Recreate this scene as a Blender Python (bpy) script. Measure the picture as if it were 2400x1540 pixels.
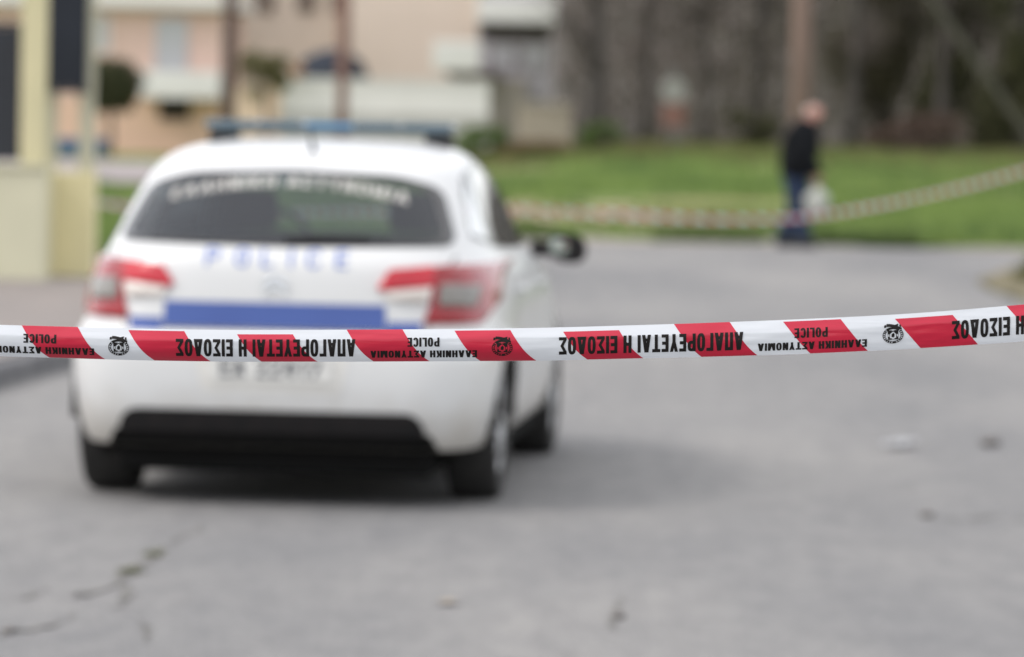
import bpy, bmesh, math, random
import numpy as np
from mathutils import Vector, Matrix
R = math.radians
random.seed(7)
SC = bpy.context.scene
COL = SC.collection
for o in list(bpy.data.objects):
    bpy.data.objects.remove(o)

# ------------------------------------------------------------------ camera
CAM_H, LENS, PITCH, ROLL = 1.60, 165.0, R(2.707), R(1.1)
FPX = LENS / 36.0 * 2400.0                       # focal length in units of a 2400 px wide picture
_f = Vector((0, math.cos(PITCH), -math.sin(PITCH)))
_u0 = Vector((0, math.sin(PITCH), math.cos(PITCH)))
_r0 = Vector((1, 0, 0))
_rt = _r0 * math.cos(ROLL) + _u0 * math.sin(ROLL)
_up = _u0 * math.cos(ROLL) - _r0 * math.sin(ROLL)
CAM_P = Vector((0, 0, CAM_H))
cd = bpy.data.cameras.new('camera')
cam = bpy.data.objects.new('camera', cd)
COL.objects.link(cam)
cam.matrix_world = Matrix(((_rt.x, _up.x, -_f.x, 0), (_rt.y, _up.y, -_f.y, 0), (_rt.z, _up.z, -_f.z, CAM_H), (0, 0, 0, 1)))
cd.lens, cd.sensor_width = LENS, 36.0
cd.clip_start, cd.clip_end = 0.1, 3000
cd.dof.use_dof = True
cd.dof.focus_distance = 7.01
cd.dof.aperture_fstop = 4.8
SC.camera = cam

# ------------------------------------------------------------------ sky, sun, exposure
SUN_EL, SUN_AZ = R(47), R(254)                   # azimuth clockwise from +Y: the sun stands to the left
wd = bpy.data.worlds.new('World'); SC.world = wd; wd.use_nodes = True
nt = wd.node_tree
sky = nt.nodes.new('ShaderNodeTexSky'); sky.sky_type = 'NISHITA'; sky.sun_disc = False
sky.sun_elevation = SUN_EL; sky.sun_rotation = SUN_AZ
sky.air_density = 1.0; sky.dust_density = 2.0; sky.ozone_density = 1.0
veil = nt.nodes.new('ShaderNodeMix'); veil.data_type = 'RGBA'; veil.inputs[0].default_value = .68       # an even veil of thin high cloud
veil.inputs[7].default_value = (7.25, 7.05, 6.85, 1)
nt.links.new(sky.outputs[0], veil.inputs[6]); nt.links.new(veil.outputs[2], nt.nodes['Background'].inputs[0])
nt.nodes['Background'].inputs[1].default_value = 0.15
sl = bpy.data.lights.new('sun', 'SUN'); sl.energy = 0.8; sl.angle = R(12); sl.color = (1.0, 0.955, 0.9)
so = bpy.data.objects.new('sun', sl); COL.objects.link(so)
sd = Vector((math.sin(SUN_AZ) * math.cos(SUN_EL), math.cos(SUN_AZ) * math.cos(SUN_EL), math.sin(SUN_EL)))
so.rotation_euler = sd.to_track_quat('Z', 'Y').to_euler(); so.location = sd * 60
SC.view_settings.view_transform = 'Standard'; SC.view_settings.look = 'None'
SC.view_settings.gamma = 1.0; SC.view_settings.use_curve_mapping = False
SC.view_settings.exposure = 0.66
SC.render.engine = 'CYCLES'
SC.cycles.use_denoising = True
SC.cycles.max_bounces = 6
SC.cycles.transparent_max_bounces = 12
SC.cycles.sample_clamp_indirect = 6.0
SC.cycles.caustics_reflective = False; SC.cycles.caustics_refractive = False

# ------------------------------------------------------------------ helpers
def at(px, py, Y):
    """the point at distance Y ahead that the photograph shows at (px, py) of 2400 x 1540"""
    d = _f + _rt * ((px - 1200) / FPX) + _up * ((770 - py) / FPX)
    return CAM_P + d * (Y / d.y)

def on_ground(px, py, z=0.0):
    d = _f + _rt * ((px - 1200) / FPX) + _up * ((770 - py) / FPX)
    return CAM_P + d * ((z - CAM_H) / d.z)

def sm(a, b, x):
    t = min(1, max(0, (x - a) / (b - a))); return t * t * (3 - 2 * t)

def terrain(x, y):
    return 0.55 * sm(60, 118, y) * sm(-4, 3, x) + 0.03 * math.sin(x * .7 + y * .31) * sm(58, 70, y)

MATS = {}
def mat(name, c1, c2=None, rough=0.6, metal=0.0, scale=6.0, bump=0.0, bscale=40.0, coat=0.0, spec=0.5, detail=5.0, stretch=None, trans=0.0, ramp=(.32, .68)):
    if name in MATS: return MATS[name]
    m = bpy.data.materials.new(name); m.use_nodes = True
    n = m.node_tree; p = n.nodes['Principled BSDF']
    p.inputs['Roughness'].default_value = rough; p.inputs['Metallic'].default_value = metal
    p.inputs['Specular IOR Level'].default_value = spec
    p.inputs['Coat Weight'].default_value = coat; p.inputs['Coat Roughness'].default_value = 0.06
    p.inputs['Transmission Weight'].default_value = trans
    tc = n.nodes.new('ShaderNodeTexCoord'); src = tc.outputs['Object']
    if stretch:
        mp = n.nodes.new('ShaderNodeMapping'); mp.inputs['Scale'].default_value = stretch
        n.links.new(src, mp.inputs[0]); src = mp.outputs[0]
    if c2 is None: c2 = tuple(min(1, c * 0.88) for c in c1)
    nz = n.nodes.new('ShaderNodeTexNoise'); nz.inputs['Scale'].default_value = scale; nz.inputs['Detail'].default_value = detail
    n.links.new(src, nz.inputs['Vector'])
    rp = n.nodes.new('ShaderNodeValToRGB')
    rp.color_ramp.elements[0].position, rp.color_ramp.elements[1].position = ramp
    rp.color_ramp.elements[0].color = (*c1, 1); rp.color_ramp.elements[1].color = (*c2, 1)
    n.links.new(nz.outputs[0], rp.inputs[0]); n.links.new(rp.outputs[0], p.inputs['Base Color'])
    if bump:
        nb = n.nodes.new('ShaderNodeTexNoise'); nb.inputs['Scale'].default_value = bscale; nb.inputs['Detail'].default_value = 4
        n.links.new(src, nb.inputs['Vector'])
        b = n.nodes.new('ShaderNodeBump'); b.inputs['Strength'].default_value = bump; b.inputs['Distance'].default_value = 0.02
        n.links.new(nb.outputs[0], b.inputs['Height']); n.links.new(b.outputs[0], p.inputs['Normal'])
    MATS[name] = m
    return m

def glass_mat(name, tint, refl=1.0):
    if name in MATS: return MATS[name]
    m = bpy.data.materials.new(name); m.use_nodes = True
    n = m.node_tree; n.nodes.remove(n.nodes['Principled BSDF'])
    tr = n.nodes.new('ShaderNodeBsdfTransparent'); tr.inputs[0].default_value = (*tint, 1)
    gl = n.nodes.new('ShaderNodeBsdfGlossy'); gl.inputs['Roughness'].default_value = 0.03
    fr = n.nodes.new('ShaderNodeFresnel'); fr.inputs[0].default_value = 1.52
    nz = n.nodes.new('ShaderNodeTexNoise'); nz.inputs['Scale'].default_value = 1.3
    bp = n.nodes.new('ShaderNodeBump'); bp.inputs['Strength'].default_value = 0.02; bp.inputs['Distance'].default_value = 0.02
    n.links.new(nz.outputs[0], bp.inputs['Height']); n.links.new(bp.outputs[0], gl.inputs['Normal'])
    df = n.nodes.new('ShaderNodeBsdfDiffuse'); df.inputs[0].default_value = (.27, .30, .36, 1)   # dust film, tinted bluish to stand in for reflected sky
    mx = n.nodes.new('ShaderNodeMixShader'); m2 = n.nodes.new('ShaderNodeMixShader'); m2.inputs[0].default_value = 0.085
    n.links.new(fr.outputs[0], mx.inputs[0]); n.links.new(tr.outputs[0], mx.inputs[1]); n.links.new(gl.outputs[0], mx.inputs[2])
    n.links.new(mx.outputs[0], m2.inputs[1]); n.links.new(df.outputs[0], m2.inputs[2])
    n.links.new(m2.outputs[0], n.nodes['Material Output'].inputs[0])
    MATS[name] = m
    return m

def tag(o, label=None, cat=None, group=None, kind=None):
    if label: o['label'] = label
    if cat: o['category'] = cat
    if group: o['group'] = group
    if kind: o['kind'] = kind
    return o

def empty(name, loc=(0, 0, 0), rz=0.0):
    o = bpy.data.objects.new(name, None); COL.objects.link(o)
    o.location = loc; o.rotation_euler = (0, 0, rz); o.empty_display_size = 0.2
    return o

def obj(name, verts, faces, m=None, parent=None, smooth=False, loc=None):
    me = bpy.data.meshes.new(name)
    me.from_pydata([tuple(v) for v in verts], [], [tuple(f) for f in faces]); me.update()
    if smooth: me.polygons.foreach_set('use_smooth', [True] * len(me.polygons))
    if m is not None:
        for k in (m if isinstance(m, (list, tuple)) else [m]): me.materials.append(k)
    o = bpy.data.objects.new(name, me); COL.objects.link(o)
    if parent is not None: o.parent = parent
    if loc is not None: o.location = loc
    return o

class MB:
    """collects simple solids, then makes ONE mesh object of them"""
    def __init__(s): s.v, s.f = [], []
    def add(s, v, f):
        b = len(s.v); s.v += [tuple(p) for p in v]; s.f += [tuple(i + b for i in q) for q in f]; return s
    def box(s, x0, x1, y0, y1, z0, z1, bev=0.0):
        if bev:
            bm = bmesh.new(); bmesh.ops.create_cube(bm, size=1)
            bmesh.ops.scale(bm, vec=(x1 - x0, y1 - y0, z1 - z0), verts=bm.verts)
            bmesh.ops.bevel(bm, geom=bm.edges[:], offset=bev, segments=2, affect='EDGES', profile=.5)
            bmesh.ops.translate(bm, vec=((x0 + x1) / 2, (y0 + y1) / 2, (z0 + z1) / 2), verts=bm.verts)
            bm.verts.index_update()
            s.add([v.co[:] for v in bm.verts], [[v.index for v in f.verts] for f in bm.faces]); bm.free(); return s
        v = [(x, y, z) for z in (z0, z1) for y in (y0, y1) for x in (x0, x1)]
        return s.add(v, [(0, 2, 3, 1), (4, 5, 7, 6), (0, 1, 5, 4), (2, 6, 7, 3), (0, 4, 6, 2), (1, 3, 7, 5)])
    def tube(s, pts, rad, n=8, cap=True):
        pts = [Vector(p) for p in pts]
        if not isinstance(rad, (list, tuple)): rad = [rad] * len(pts)
        rings = []; ref = None
        for i, p in enumerate(pts):
            t = (pts[min(i + 1, len(pts) - 1)] - pts[max(i - 1, 0)]).normalized()
            if ref is None: ref = t.orthogonal().normalized()
            ref = (ref - t * ref.dot(t)).normalized(); b = t.cross(ref)
            rings.append([p + (ref * math.cos(2 * math.pi * k / n) + b * math.sin(2 * math.pi * k / n)) * rad[i] for k in range(n)])
        v = [q for r_ in rings for q in r_]; f = []
        for i in range(len(pts) - 1):
            for k in range(n):
                a, c = i * n + k, i * n + (k + 1) % n
                f.append((a, c, c + n, a + n))
        if cap: f.append(tuple(range(n - 1, -1, -1))); f.append(tuple(range((len(pts) - 1) * n, len(pts) * n)))
        return s.add(v, f)
    def lathe(s, prof, axis='z', n=32, c=(0, 0, 0)):
        v, f = [], []
        for (r_, h) in prof:
            for k in range(n):
                a = 2 * math.pi * k / n
                p = (r_ * math.cos(a), r_ * math.sin(a), h)
                if axis == 'x': p = (p[2], p[0], p[1])
                if axis == 'y': p = (p[0], p[2], p[1])
                v.append((p[0] + c[0], p[1] + c[1], p[2] + c[2]))
        for i in range(len(prof) - 1):
            for k in range(n):
                a, b = i * n + k, i * n + (k + 1) % n
                f.append((a, b, b + n, a + n))
        return s.add(v, f)
    def build(s, name, m, parent=None, smooth=False, loc=None):
        o = obj(name, s.v, s.f, m, parent, smooth, loc)
        bm = bmesh.new(); bm.from_mesh(o.data); bmesh.ops.recalc_face_normals(bm, faces=bm.faces); bm.to_mesh(o.data); bm.free()
        return o

# bold condensed capital letters, each a list of quads in a cell of cap height 1
def ring_quads(cx, cy, rx, ry, wx, wy, a0=0, a1=360, n=20, p=2.6):
    def pt(a, rx, ry):
        c, s_ = math.cos(R(a)), math.sin(R(a))
        return (cx + rx * math.copysign(abs(c) ** (2 / p), c), cy + ry * math.copysign(abs(s_) ** (2 / p), s_))
    q = []
    for k in range(n):
        b0, b1 = a0 + (a1 - a0) * k / n, a0 + (a1 - a0) * (k + 1) / n
        q.append((pt(b0, rx - wx, ry - wy), pt(b0, rx, ry), pt(b1, rx, ry), pt(b1, rx - wx, ry - wy)))
    return q

def glyph(ch, w=0.56, sx=0.19, sy=0.17):
    def rc(x0, y0, x1, y1): return ((x0, y0), (x1, y0), (x1, y1), (x0, y1))
    def ln(x0, y0, x1, y1, t=sx): return ((x0 - t / 2, y0), (x0 + t / 2, y0), (x1 + t / 2, y1), (x1 - t / 2, y1))
    h = sx / 2; dx = sx * 1.06
    V = lambda x: rc(x, 0, x + sx, 1)
    if ch in 'ΑAΛΔ':
        w = w * 1.1
        q = [ln(dx / 2, 0, w / 2 - .02, 1, dx), ln(w - dx / 2, 0, w / 2 + .02, 1, dx)]
        if ch in 'ΑA': q.append(rc(w * .26, .2, w * .74, .2 + sy * .9))
        if ch == 'Δ': q.append(rc(dx * .6, 0, w - dx * .6, sy))
        return q, w
    if ch == 'Π': return [V(0), V(w - sx), rc(sx, 1 - sy, w - sx, 1)], w
    if ch == 'Γ': return [V(0), rc(sx, 1 - sy, w * .86, 1)], w * .86
    if ch in 'ΗH': return [V(0), V(w - sx), rc(sx, .5 - sy / 2, w - sx, .5 + sy / 2)], w
    if ch in 'ΙI': return [V(0)], sx
    if ch in 'ΕE': return [V(0), rc(sx, 0, w * .86, sy), rc(sx, 1 - sy, w * .86, 1), rc(sx, .5 - sy / 2, w * .8, .5 + sy / 2)], w * .86
    if ch == 'L': return [V(0), rc(sx, 0, w * .84, sy)], w * .84
    if ch in 'ΤT': return [rc(0, 1 - sy, w, 1), rc(w / 2 - h, 0, w / 2 + h, 1 - sy)], w
    if ch in 'ΥY': return [ln(h, 1, w / 2, .42), ln(w - h, 1, w / 2, .42), rc(w / 2 - h, 0, w / 2 + h, .45)], w
    if ch in 'ΝN': return [V(0), V(w - sx), ln(sx * .6, 1, w - sx * .6, 0)], w
    if ch in 'ΜM':
        w *= 1.3
        return [V(0), V(w - sx), ln(sx * .6, 1, w / 2, 0, sx * .9), ln(w - sx * .6, 1, w / 2, 0, sx * .9)], w
    if ch in 'ΚK': return [V(0), ln(sx, .42, w - h, 1), ln(sx * 1.5, .6, w - h, 0)], w
    if ch == 'Σ': return [rc(0, 0, w * .95, sy), rc(0, 1 - sy, w * .95, 1), ln(h * 1.1, 1 - sy, w * .58, .5, sx), ln(h * 1.1, sy, w * .58, .5, sx)], w * .95
    if ch in 'ΟO0': return ring_quads(w / 2, .5, w / 2, .51, sx, sy), w
    if ch in 'ΡP': return [V(0)] + ring_quads(w * .5, .7, w * .5, .3, sx, sy * .95, -90, 90, 12) + [rc(sx, 1 - sy, w * .5, 1), rc(sx, .4, w * .5, .4 + sy * .95)], w
    if ch == 'C': return ring_quads(w / 2, .5, w / 2, .51, sx, sy, 28, 332, 20), w
    if ch == '1': return [rc(w * .4, 0, w * .4 + sx, 1), ln(w * .2, .72, w * .5, 1, sx)], w * .8
    if ch == '7': return [rc(0, 1 - sy, w, 1), ln(w * .3, 0, w - h, 1 - sy)], w
    if ch == '4': return [rc(w * .6, 0, w * .6 + sx, 1), rc(0, .22, w, .22 + sy), ln(h, .3, w * .6, 1)], w
    if ch == '2': return [rc(0, 0, w, sy), ln(h, sy, w - h, .62), rc(0, 1 - sy, w * .8, 1), rc(w - sx, .6, w, .95)], w
    return [], w * .55

def text_quads(s, gap=0.09, space=0.3, **k):
    x, out = 0.0, []
    for ch in s:
        if ch == ' ': x += space; continue
        q, w = glyph(ch, **k)
        out += [[(a + x, b) for a, b in c] for c in q]; x += w + gap
    return out, x - gap

def grid_quad(q, nu, nv, fn):
    """quad q (4 points in 2D) as a grid whose points go through fn(a, b) -> 3D"""
    v, f = [], []
    for j in range(nv + 1):
        for i in range(nu + 1):
            s, t = i / nu, j / nv
            p = [(1 - t) * ((1 - s) * q[0][k] + s * q[1][k]) + t * ((1 - s) * q[3][k] + s * q[2][k]) for k in (0, 1)]
            v.append(fn(*p))
    for j in range(nv):
        for i in range(nu):
            a = j * (nu + 1) + i
            f.append((a, a + 1, a + nu + 2, a + nu + 1))
    return v, f

def letters(s, fn, step=0.25, gap=0.09, space=0.3, **k):
    """one mesh builder for each letter of the line"""
    tot = text_quads(s, gap, space, **k)[1]; x = 0.0; out = []
    for ch in s:
        if ch == ' ': x += space; continue
        qs, w = glyph(ch, **k); mb = MB()
        for q in qs:
            lu = max(math.dist(q[0], q[1]), math.dist(q[3], q[2])); lv = max(math.dist(q[1], q[2]), math.dist(q[0], q[3]))
            mb.add(*grid_quad(q, max(1, round(lu / step)), max(1, round(lv / step)), lambda a, b: fn((a + x) / tot, b)))
        out.append(mb); x += w + gap
    return out

def text_mesh(s, fn, step=0.25, **k):
    mb = MB(); qs, w = text_quads(s, **k)
    for q in qs:
        lu = max(math.dist(q[0], q[1]), math.dist(q[3], q[2])); lv = max(math.dist(q[1], q[2]), math.dist(q[0], q[3]))
        mb.add(*grid_quad(q, max(1, round(lu / step)), max(1, round(lv / step)), lambda a, b: fn(a / w, b)))
    return mb

def pchip(tab):
    xs = np.array([t[0] for t in tab], float); ys = np.array([t[1] for t in tab], float)
    h = np.diff(xs); d = np.diff(ys) / h; m = np.zeros(len(xs)); m[0], m[-1] = d[0], d[-1]
    for i in range(1, len(xs) - 1):
        if d[i - 1] * d[i] > 0:
            w1, w2 = 2 * h[i] + h[i - 1], h[i] + 2 * h[i - 1]
            m[i] = (w1 + w2) / (w1 / d[i - 1] + w2 / d[i])
    def fn(x):
        x = min(max(x, xs[0]), xs[-1]); i = int(min(np.searchsorted(xs, x, 'right') - 1, len(h) - 1))
        t = (x - xs[i]) / h[i]
        return float((2*t**3 - 3*t**2 + 1) * ys[i] + (t**3 - 2*t**2 + t) * h[i] * m[i] + (-2*t**3 + 3*t**2) * ys[i+1] + (t**3 - t**2) * h[i] * m[i+1])
    return fn

def in_poly(x, y, P):
    c = False; j = len(P) - 1
    for i in range(len(P)):
        if (P[i][1] > y) != (P[j][1] > y) and x < (P[j][0] - P[i][0]) * (y - P[i][1]) / (P[j][1] - P[i][1]) + P[i][0]: c = not c
        j = i
    return c

def round_poly(P, r, n=5):
    out = []
    for i, p in enumerate(P):
        a, b, c = Vector(P[i - 1]), Vector(p), Vector(P[(i + 1) % len(P)])
        rr = min(r, (a - b).length * .45, (c - b).length * .45)
        s, e = b + (a - b).normalized() * rr, b + (c - b).normalized() * rr
        for k in range(n + 1):
            t = k / n
            out.append(tuple(s * (1 - t) ** 2 + b * 2 * t * (1 - t) + e * t * t))
    return out

def clip_patch(P, step, fn):
    """polygon P (2D) cut along a grid of the given step; every point goes through fn(a, b) -> 3D"""
    bm = bmesh.new()
    bm.faces.new([bm.verts.new((x, y, 0)) for x, y in P])
    bmesh.ops.triangulate(bm, faces=bm.faces[:])
    for ax in (0, 1):
        lo, hi = min(p[ax] for p in P), max(p[ax] for p in P)
        n = int((hi - lo) / step)
        for k in range(1, n + 1):
            c = lo + (hi - lo) * k / (n + 1)
            co, no = [0, 0, 0], [0, 0, 0]; co[ax] = c; no[ax] = 1
            bmesh.ops.bisect_plane(bm, geom=bm.verts[:] + bm.edges[:] + bm.faces[:], plane_co=co, plane_no=no, dist=1e-6)
    bmesh.ops.remove_doubles(bm, verts=bm.verts[:], dist=1e-5)
    bm.verts.index_update()
    v = [fn(p.co.x, p.co.y) for p in bm.verts]; f = [[q.index for q in g.verts] for g in bm.faces]
    bm.free()
    return v, f

# ------------------------------------------------------------------ materials of the setting
def asphalt():
    m = bpy.data.materials.new('old_asphalt'); m.use_nodes = True
    n = m.node_tree; p = n.nodes['Principled BSDF']; p.inputs['Roughness'].default_value = 0.85
    p.inputs['Specular IOR Level'].default_value = 0.25
    tc = n.nodes.new('ShaderNodeTexCoord')
    mp = n.nodes.new('ShaderNodeMapping'); mp.inputs['Scale'].default_value = (1, .28, 1); mp.inputs['Rotation'].default_value = (0, 0, R(5))
    n.links.new(tc.outputs['Object'], mp.inputs[0])
    def noise(sc, det=5, rough=.55):
        z = n.nodes.new('ShaderNodeTexNoise'); z.inputs['Scale'].default_value = sc; z.inputs['Detail'].default_value = det
        z.inputs['Roughness'].default_value = rough
        n.links.new(mp.outputs[0], z.inputs['Vector']); return z
    def ramp(src, a, b, ca, cb):
        r_ = n.nodes.new('ShaderNodeValToRGB'); r_.color_ramp.elements[0].position = a; r_.color_ramp.elements[1].position = b
        r_.color_ramp.elements[0].color = (*ca, 1); r_.color_ramp.elements[1].color = (*cb, 1)
        n.links.new(src, r_.inputs[0]); return r_.outputs[0]
    def mul(a, b, f=1.0):
        x = n.nodes.new('ShaderNodeMix'); x.data_type = 'RGBA'; x.blend_type = 'MULTIPLY'; x.inputs[0].default_value = f
        n.links.new(a, x.inputs[6]); n.links.new(b, x.inputs[7]); return x.outputs[2]
    big = ramp(noise(0.45, 6, .6).outputs[0], .36, .64, (.205, .207, .211), (.292, .287, .28))
    mid = ramp(noise(7.5, 8, .72).outputs[0], .34, .62, (.83, .83, .845), (1.05, 1.045, 1.04))
    fine = ramp(noise(85, 3, .7).outputs[0], .3, .6, (.66, .66, .66), (1.06, 1.05, 1.04))
    st = ramp(noise(2.3, 8, .75).outputs[0], .28, .40, (.74, .73, .73), (1, 1, 1))
    col = mul(mul(mul(big, mid), fine), st)
    n.links.new(col, p.inputs['Base Color'])
    b = n.nodes.new('ShaderNodeBump'); b.inputs['Strength'].default_value = .5; b.inputs['Distance'].default_value = .006
    n.links.new(noise(140, 3).outputs[0], b.inputs['Height']); n.links.new(b.outputs[0], p.inputs['Normal'])
    return m

def grass_ground():
    m = bpy.data.materials.new('meadow'); m.use_nodes = True
    n = m.node_tree; p = n.nodes['Principled BSDF']; p.inputs['Roughness'].default_value = 0.95
    p.inputs['Specular IOR Level'].default_value = 0.1
    tc = n.nodes.new('ShaderNodeTexCoord')
    z = n.nodes.new('ShaderNodeTexNoise'); z.inputs['Scale'].default_value = .16; z.inputs['Detail'].default_value = 7; z.inputs['Roughness'].default_value = .62
    n.links.new(tc.outputs['Object'], z.inputs['Vector'])
    r_ = n.nodes.new('ShaderNodeValToRGB'); e = r_.color_ramp.elements
    e[0].position = .33; e[0].color = (.25, .20, .115, 1); e[1].position = .75; e[1].color = (.15, .215, .06, 1)
    k = e.new(.42); k.color = (.20, .20, .08, 1); k = e.new(.55); k.color = (.14, .20, .055, 1)
    n.links.new(z.outputs[0], r_.inputs[0]); n.links.new(r_.outputs[0], p.inputs['Base Color'])
    return m

M_ASPH = asphalt(); M_MEADOW = grass_ground()
M_PAVE = mat('pavement_concrete', (.27, .235, .215), (.21, .19, .18), rough=.9, scale=2.2, bump=.3, bscale=60)
M_KERB = mat('kerb_stone', (.2, .2, .2), (.11, .11, .12), rough=.9, scale=3.5, bump=.3)
M_SOIL = mat('bare_earth', (.40, .29, .215), (.28, .22, .14), rough=.95, scale=.7, bump=.4, bscale=20)
M_CRACK = mat('crack_dirt', (.185, .18, .17), (.145, .14, .13), rough=.95, scale=20)

# ------------------------------------------------------------------ ground, road, pavement
def sheet(name, P, z, m, step=None, kind='structure'):
    """flat sheet from a polygon; z may be a function of (x, y)"""
    zf = z if callable(z) else (lambda x, y: z)
    if step: v, f = clip_patch(P, step, lambda x, y: (x, y, zf(x, y)))
    else: v, f = [(x, y, zf(x, y)) for x, y in P], [tuple(range(len(P)))]
    o = obj(name, v, f, m); tag(o, kind=kind)
    bm = bmesh.new(); bm.from_mesh(o.data); bmesh.ops.recalc_face_normals(bm, faces=bm.faces)
    if bm.faces and bm.faces[:][0].normal.z < 0: bmesh.ops.reverse_faces(bm, faces=bm.faces)
    bm.to_mesh(o.data); bm.free()
    return o

# one sheet to the horizon, gently rising on the wooded side
gx = [-1500, -400, -120, -60] + list(range(-40, 41, 2)) + [60, 120, 400, 1500]
gy = [-300, -60, 0, 20, 40] + list(range(50, 176, 3)) + [220, 320, 600, 2200]
gv = [(x, y, terrain(x, y) - 0.012 * (1 - sm(56, 60, y))) for y in gy for x in gx]
gf = [(j * len(gx) + i, j * len(gx) + i + 1, (j + 1) * len(gx) + i + 1, (j + 1) * len(gx) + i) for j in range(len(gy) - 1) for i in range(len(gx) - 1)]
tag(obj('ground', gv, gf, M_MEADOW, smooth=True), kind='structure')

def kerb_x(y): return -2.70 + 0.088 * (y - 27)
def far_edge(x): return 56.2 + .02 * x + .25 * math.sin(x * .9) + .12 * math.sin(x * 2.7)
far_pts = [(x / 4, far_edge(x / 4)) for x in range(-120, 161)]
road_poly = [(kerb_x(-10), -10)] + [(kerb_x(y), y) for y in range(0, 47, 4)] + [(kerb_x(47) - .6, 48.2), (kerb_x(47) - 2.5, 49), (-30, 49.2)] \
    + far_pts + [(40, 49)] + [(7.6, 48.4), (5.6, 47.6), (4.77, 46.5), (4.45, 45), (4.38, 43), (4.42, 40), (4.2, 34), (3.5, 20), (1.2 + 1.5, -10)]
sheet('road', road_poly, 0.0, M_ASPH, step=4)
road = bpy.data.objects['road']
# left pavement with its kerb stones
pv = [(kerb_x(y), y) for y in range(0, 47, 4)]
pv_poly = [(x - .15, y) for x, y in pv] + [(kerb_x(47) - .8, 47.8), (kerb_x(47) - 2.5, 48.7), (-30, 48.9), (-30, 0)]
sheet('pavement', pv_poly, 0.125, M_PAVE, step=3)
pave = bpy.data.objects['pavement']
kb = MB().box(0, .15, -.49, .49, -.1, .122, bev=.015).build('kerb_stone', M_KERB, pave)
k = 0
for y in np.arange(13.5, 47, 1.0):
    o = kb if k == 0 else kb.copy()
    if k: COL.objects.link(o)
    o.location = (kerb_x(y) - .15 + random.uniform(-.008, .008), y, random.uniform(-.006, .004)); o.rotation_euler = (0, 0, -math.atan(.088) + random.uniform(-.006, .006)); k += 1
# earth verge with grass on the right corner
vg = [(4.38, 43), (4.45, 45), (4.77, 46.5), (5.6, 47.6), (7.6, 48.4), (40, 49), (40, -10), (2.7, -10), (3.5, 20), (4.2, 34), (4.42, 40)]
def verge_z(x, y): return .02 + .11 * sm(0, 1.0, x - 4.45 + (0 if y > 40 else .0)) + .02 * math.sin(x * 5 + y * 3)
sheet('verge', vg, verge_z, mat('verge_earth', (.19, .155, .1), (.13, .12, .06), rough=.95, scale=1.3, bump=.4), step=.7)
# bare earth where the meadow meets the road, and the far street by the houses
sp = [(-2.5, 63)] + [(x / 2, 61.5 + .25 * math.sin(x * .8) + .5 * max(0, x / 2 - 1)) for x in range(-4, 8)] + [(4.2, 65.5), (2.6, 70), (1.6, 76), (-.4, 78), (-2.6, 72)]
sheet('bare_path', sp, lambda x, y: terrain(x, y) + .006 + .01 * math.sin(x * 3) * math.sin(y * 2), M_SOIL, step=.8)
shp = [(x / 4, far_edge(x / 4) - .35 - .2 * math.sin(x * .31)) for x in range(-60, 90)] + [(x / 4, far_edge(x / 4) + .95 + .8 * math.sin(x * .23) + .6 * math.sin(x * .61)) for x in range(89, -61, -1)]
sheet('sandy_shoulder', shp, lambda x, y: .006 + max(0, terrain(x, y)), mat('sandy_earth', (.36, .31, .26), (.29, .25, .2), rough=.95, scale=1.6, bump=.3), step=1.0)
sheet('far_street', [(-60, 90), (-4.5, 88), (-3.4, 96), (-4.2, 119), (-60, 119)], lambda x, y: terrain(x, y) + .045, mat('far_asphalt', (.33, .29, .285), (.28, .25, .245), rough=.9, scale=.8), step=6)
lv = [(-30, 43.6), (-3.3, 43.6), (-2.75, 45), (-2.6, 47), (-2.8, 50), (-3.1, 53), (-3.5, 56.6), (-30, 57)]
sheet('grass_verge', lv, lambda x, y: .012 + .135 * sm(0, .5, -2.65 - x), M_MEADOW, step=.6)
# wooded bank behind everything
hx = list(range(-120, 121, 8)); hy = [150, 156, 164, 175, 190, 215, 260, 330]
def hill(x, y): return terrain(x, 150) - .1 + 15 * sm(148, 235, y) + 1.2 * math.sin(x * .13) * sm(155, 200, y)
tag(obj('wooded_hill', [(x, y, hill(x, y)) for y in hy for x in hx], [(j * len(hx) + i, j * len(hx) + i + 1, (j + 1) * len(hx) + i + 1, (j + 1) * len(hx) + i) for j in range(len(hy) - 1) for i in range(len(hx) - 1)],
        mat('leaf_litter', (.11, .092, .08), (.075, .07, .055), rough=.95, scale=.35, detail=8, bump=.5, bscale=3), smooth=True), kind='structure')
# cracks and stains in the asphalt
def crack(path, wid, name='crack'):
    v, f = [], []
    pts = []
    for i in range(len(path) - 1):
        for t in np.linspace(0, 1, 7)[:-1]:
            p = Vector(path[i]).lerp(Vector(path[i + 1]), t); pts.append(p + Vector((random.uniform(-.02, .02), random.uniform(-.05, .05), 0)))
    pts.append(Vector(path[-1]))
    for i, p in enumerate(pts):
        w = wid * random.uniform(.25, 1.3) * (0.15 + min(1, 3 * i / len(pts), 3 * (len(pts) - 1 - i) / len(pts)))
        v += [(p.x - w, p.y, .004), (p.x + w, p.y + .01, .004)]
    f = [(2 * i, 2 * i + 1, 2 * i + 3, 2 * i + 2) for i in range(len(pts) - 1)]
    return obj(name, v, f, M_CRACK, road)
G = on_ground
crack([G(410, 1270), G(360, 1304), G(302, 1344), G(275, 1375), G(200, 1395), G(160, 1402)], .016)
crack([G(288, 1365), G(292, 1400), G(280, 1425)], .015)
crack([G(175, 1440), G(125, 1472), G(60, 1478), G(22, 1484), G(-20, 1500)], .013)
crack([G(470, 1235), G(440, 1255), G(405, 1274)], .010)
crack([G(330, 1455), G(352, 1480), G(345, 1510)], .009)
crack([G(120, 1380), G(60, 1402), G(-20, 1410)], .010)
crack([G(1455, 1405), G(1450, 1449), G(1438, 1480)], .011)
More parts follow.
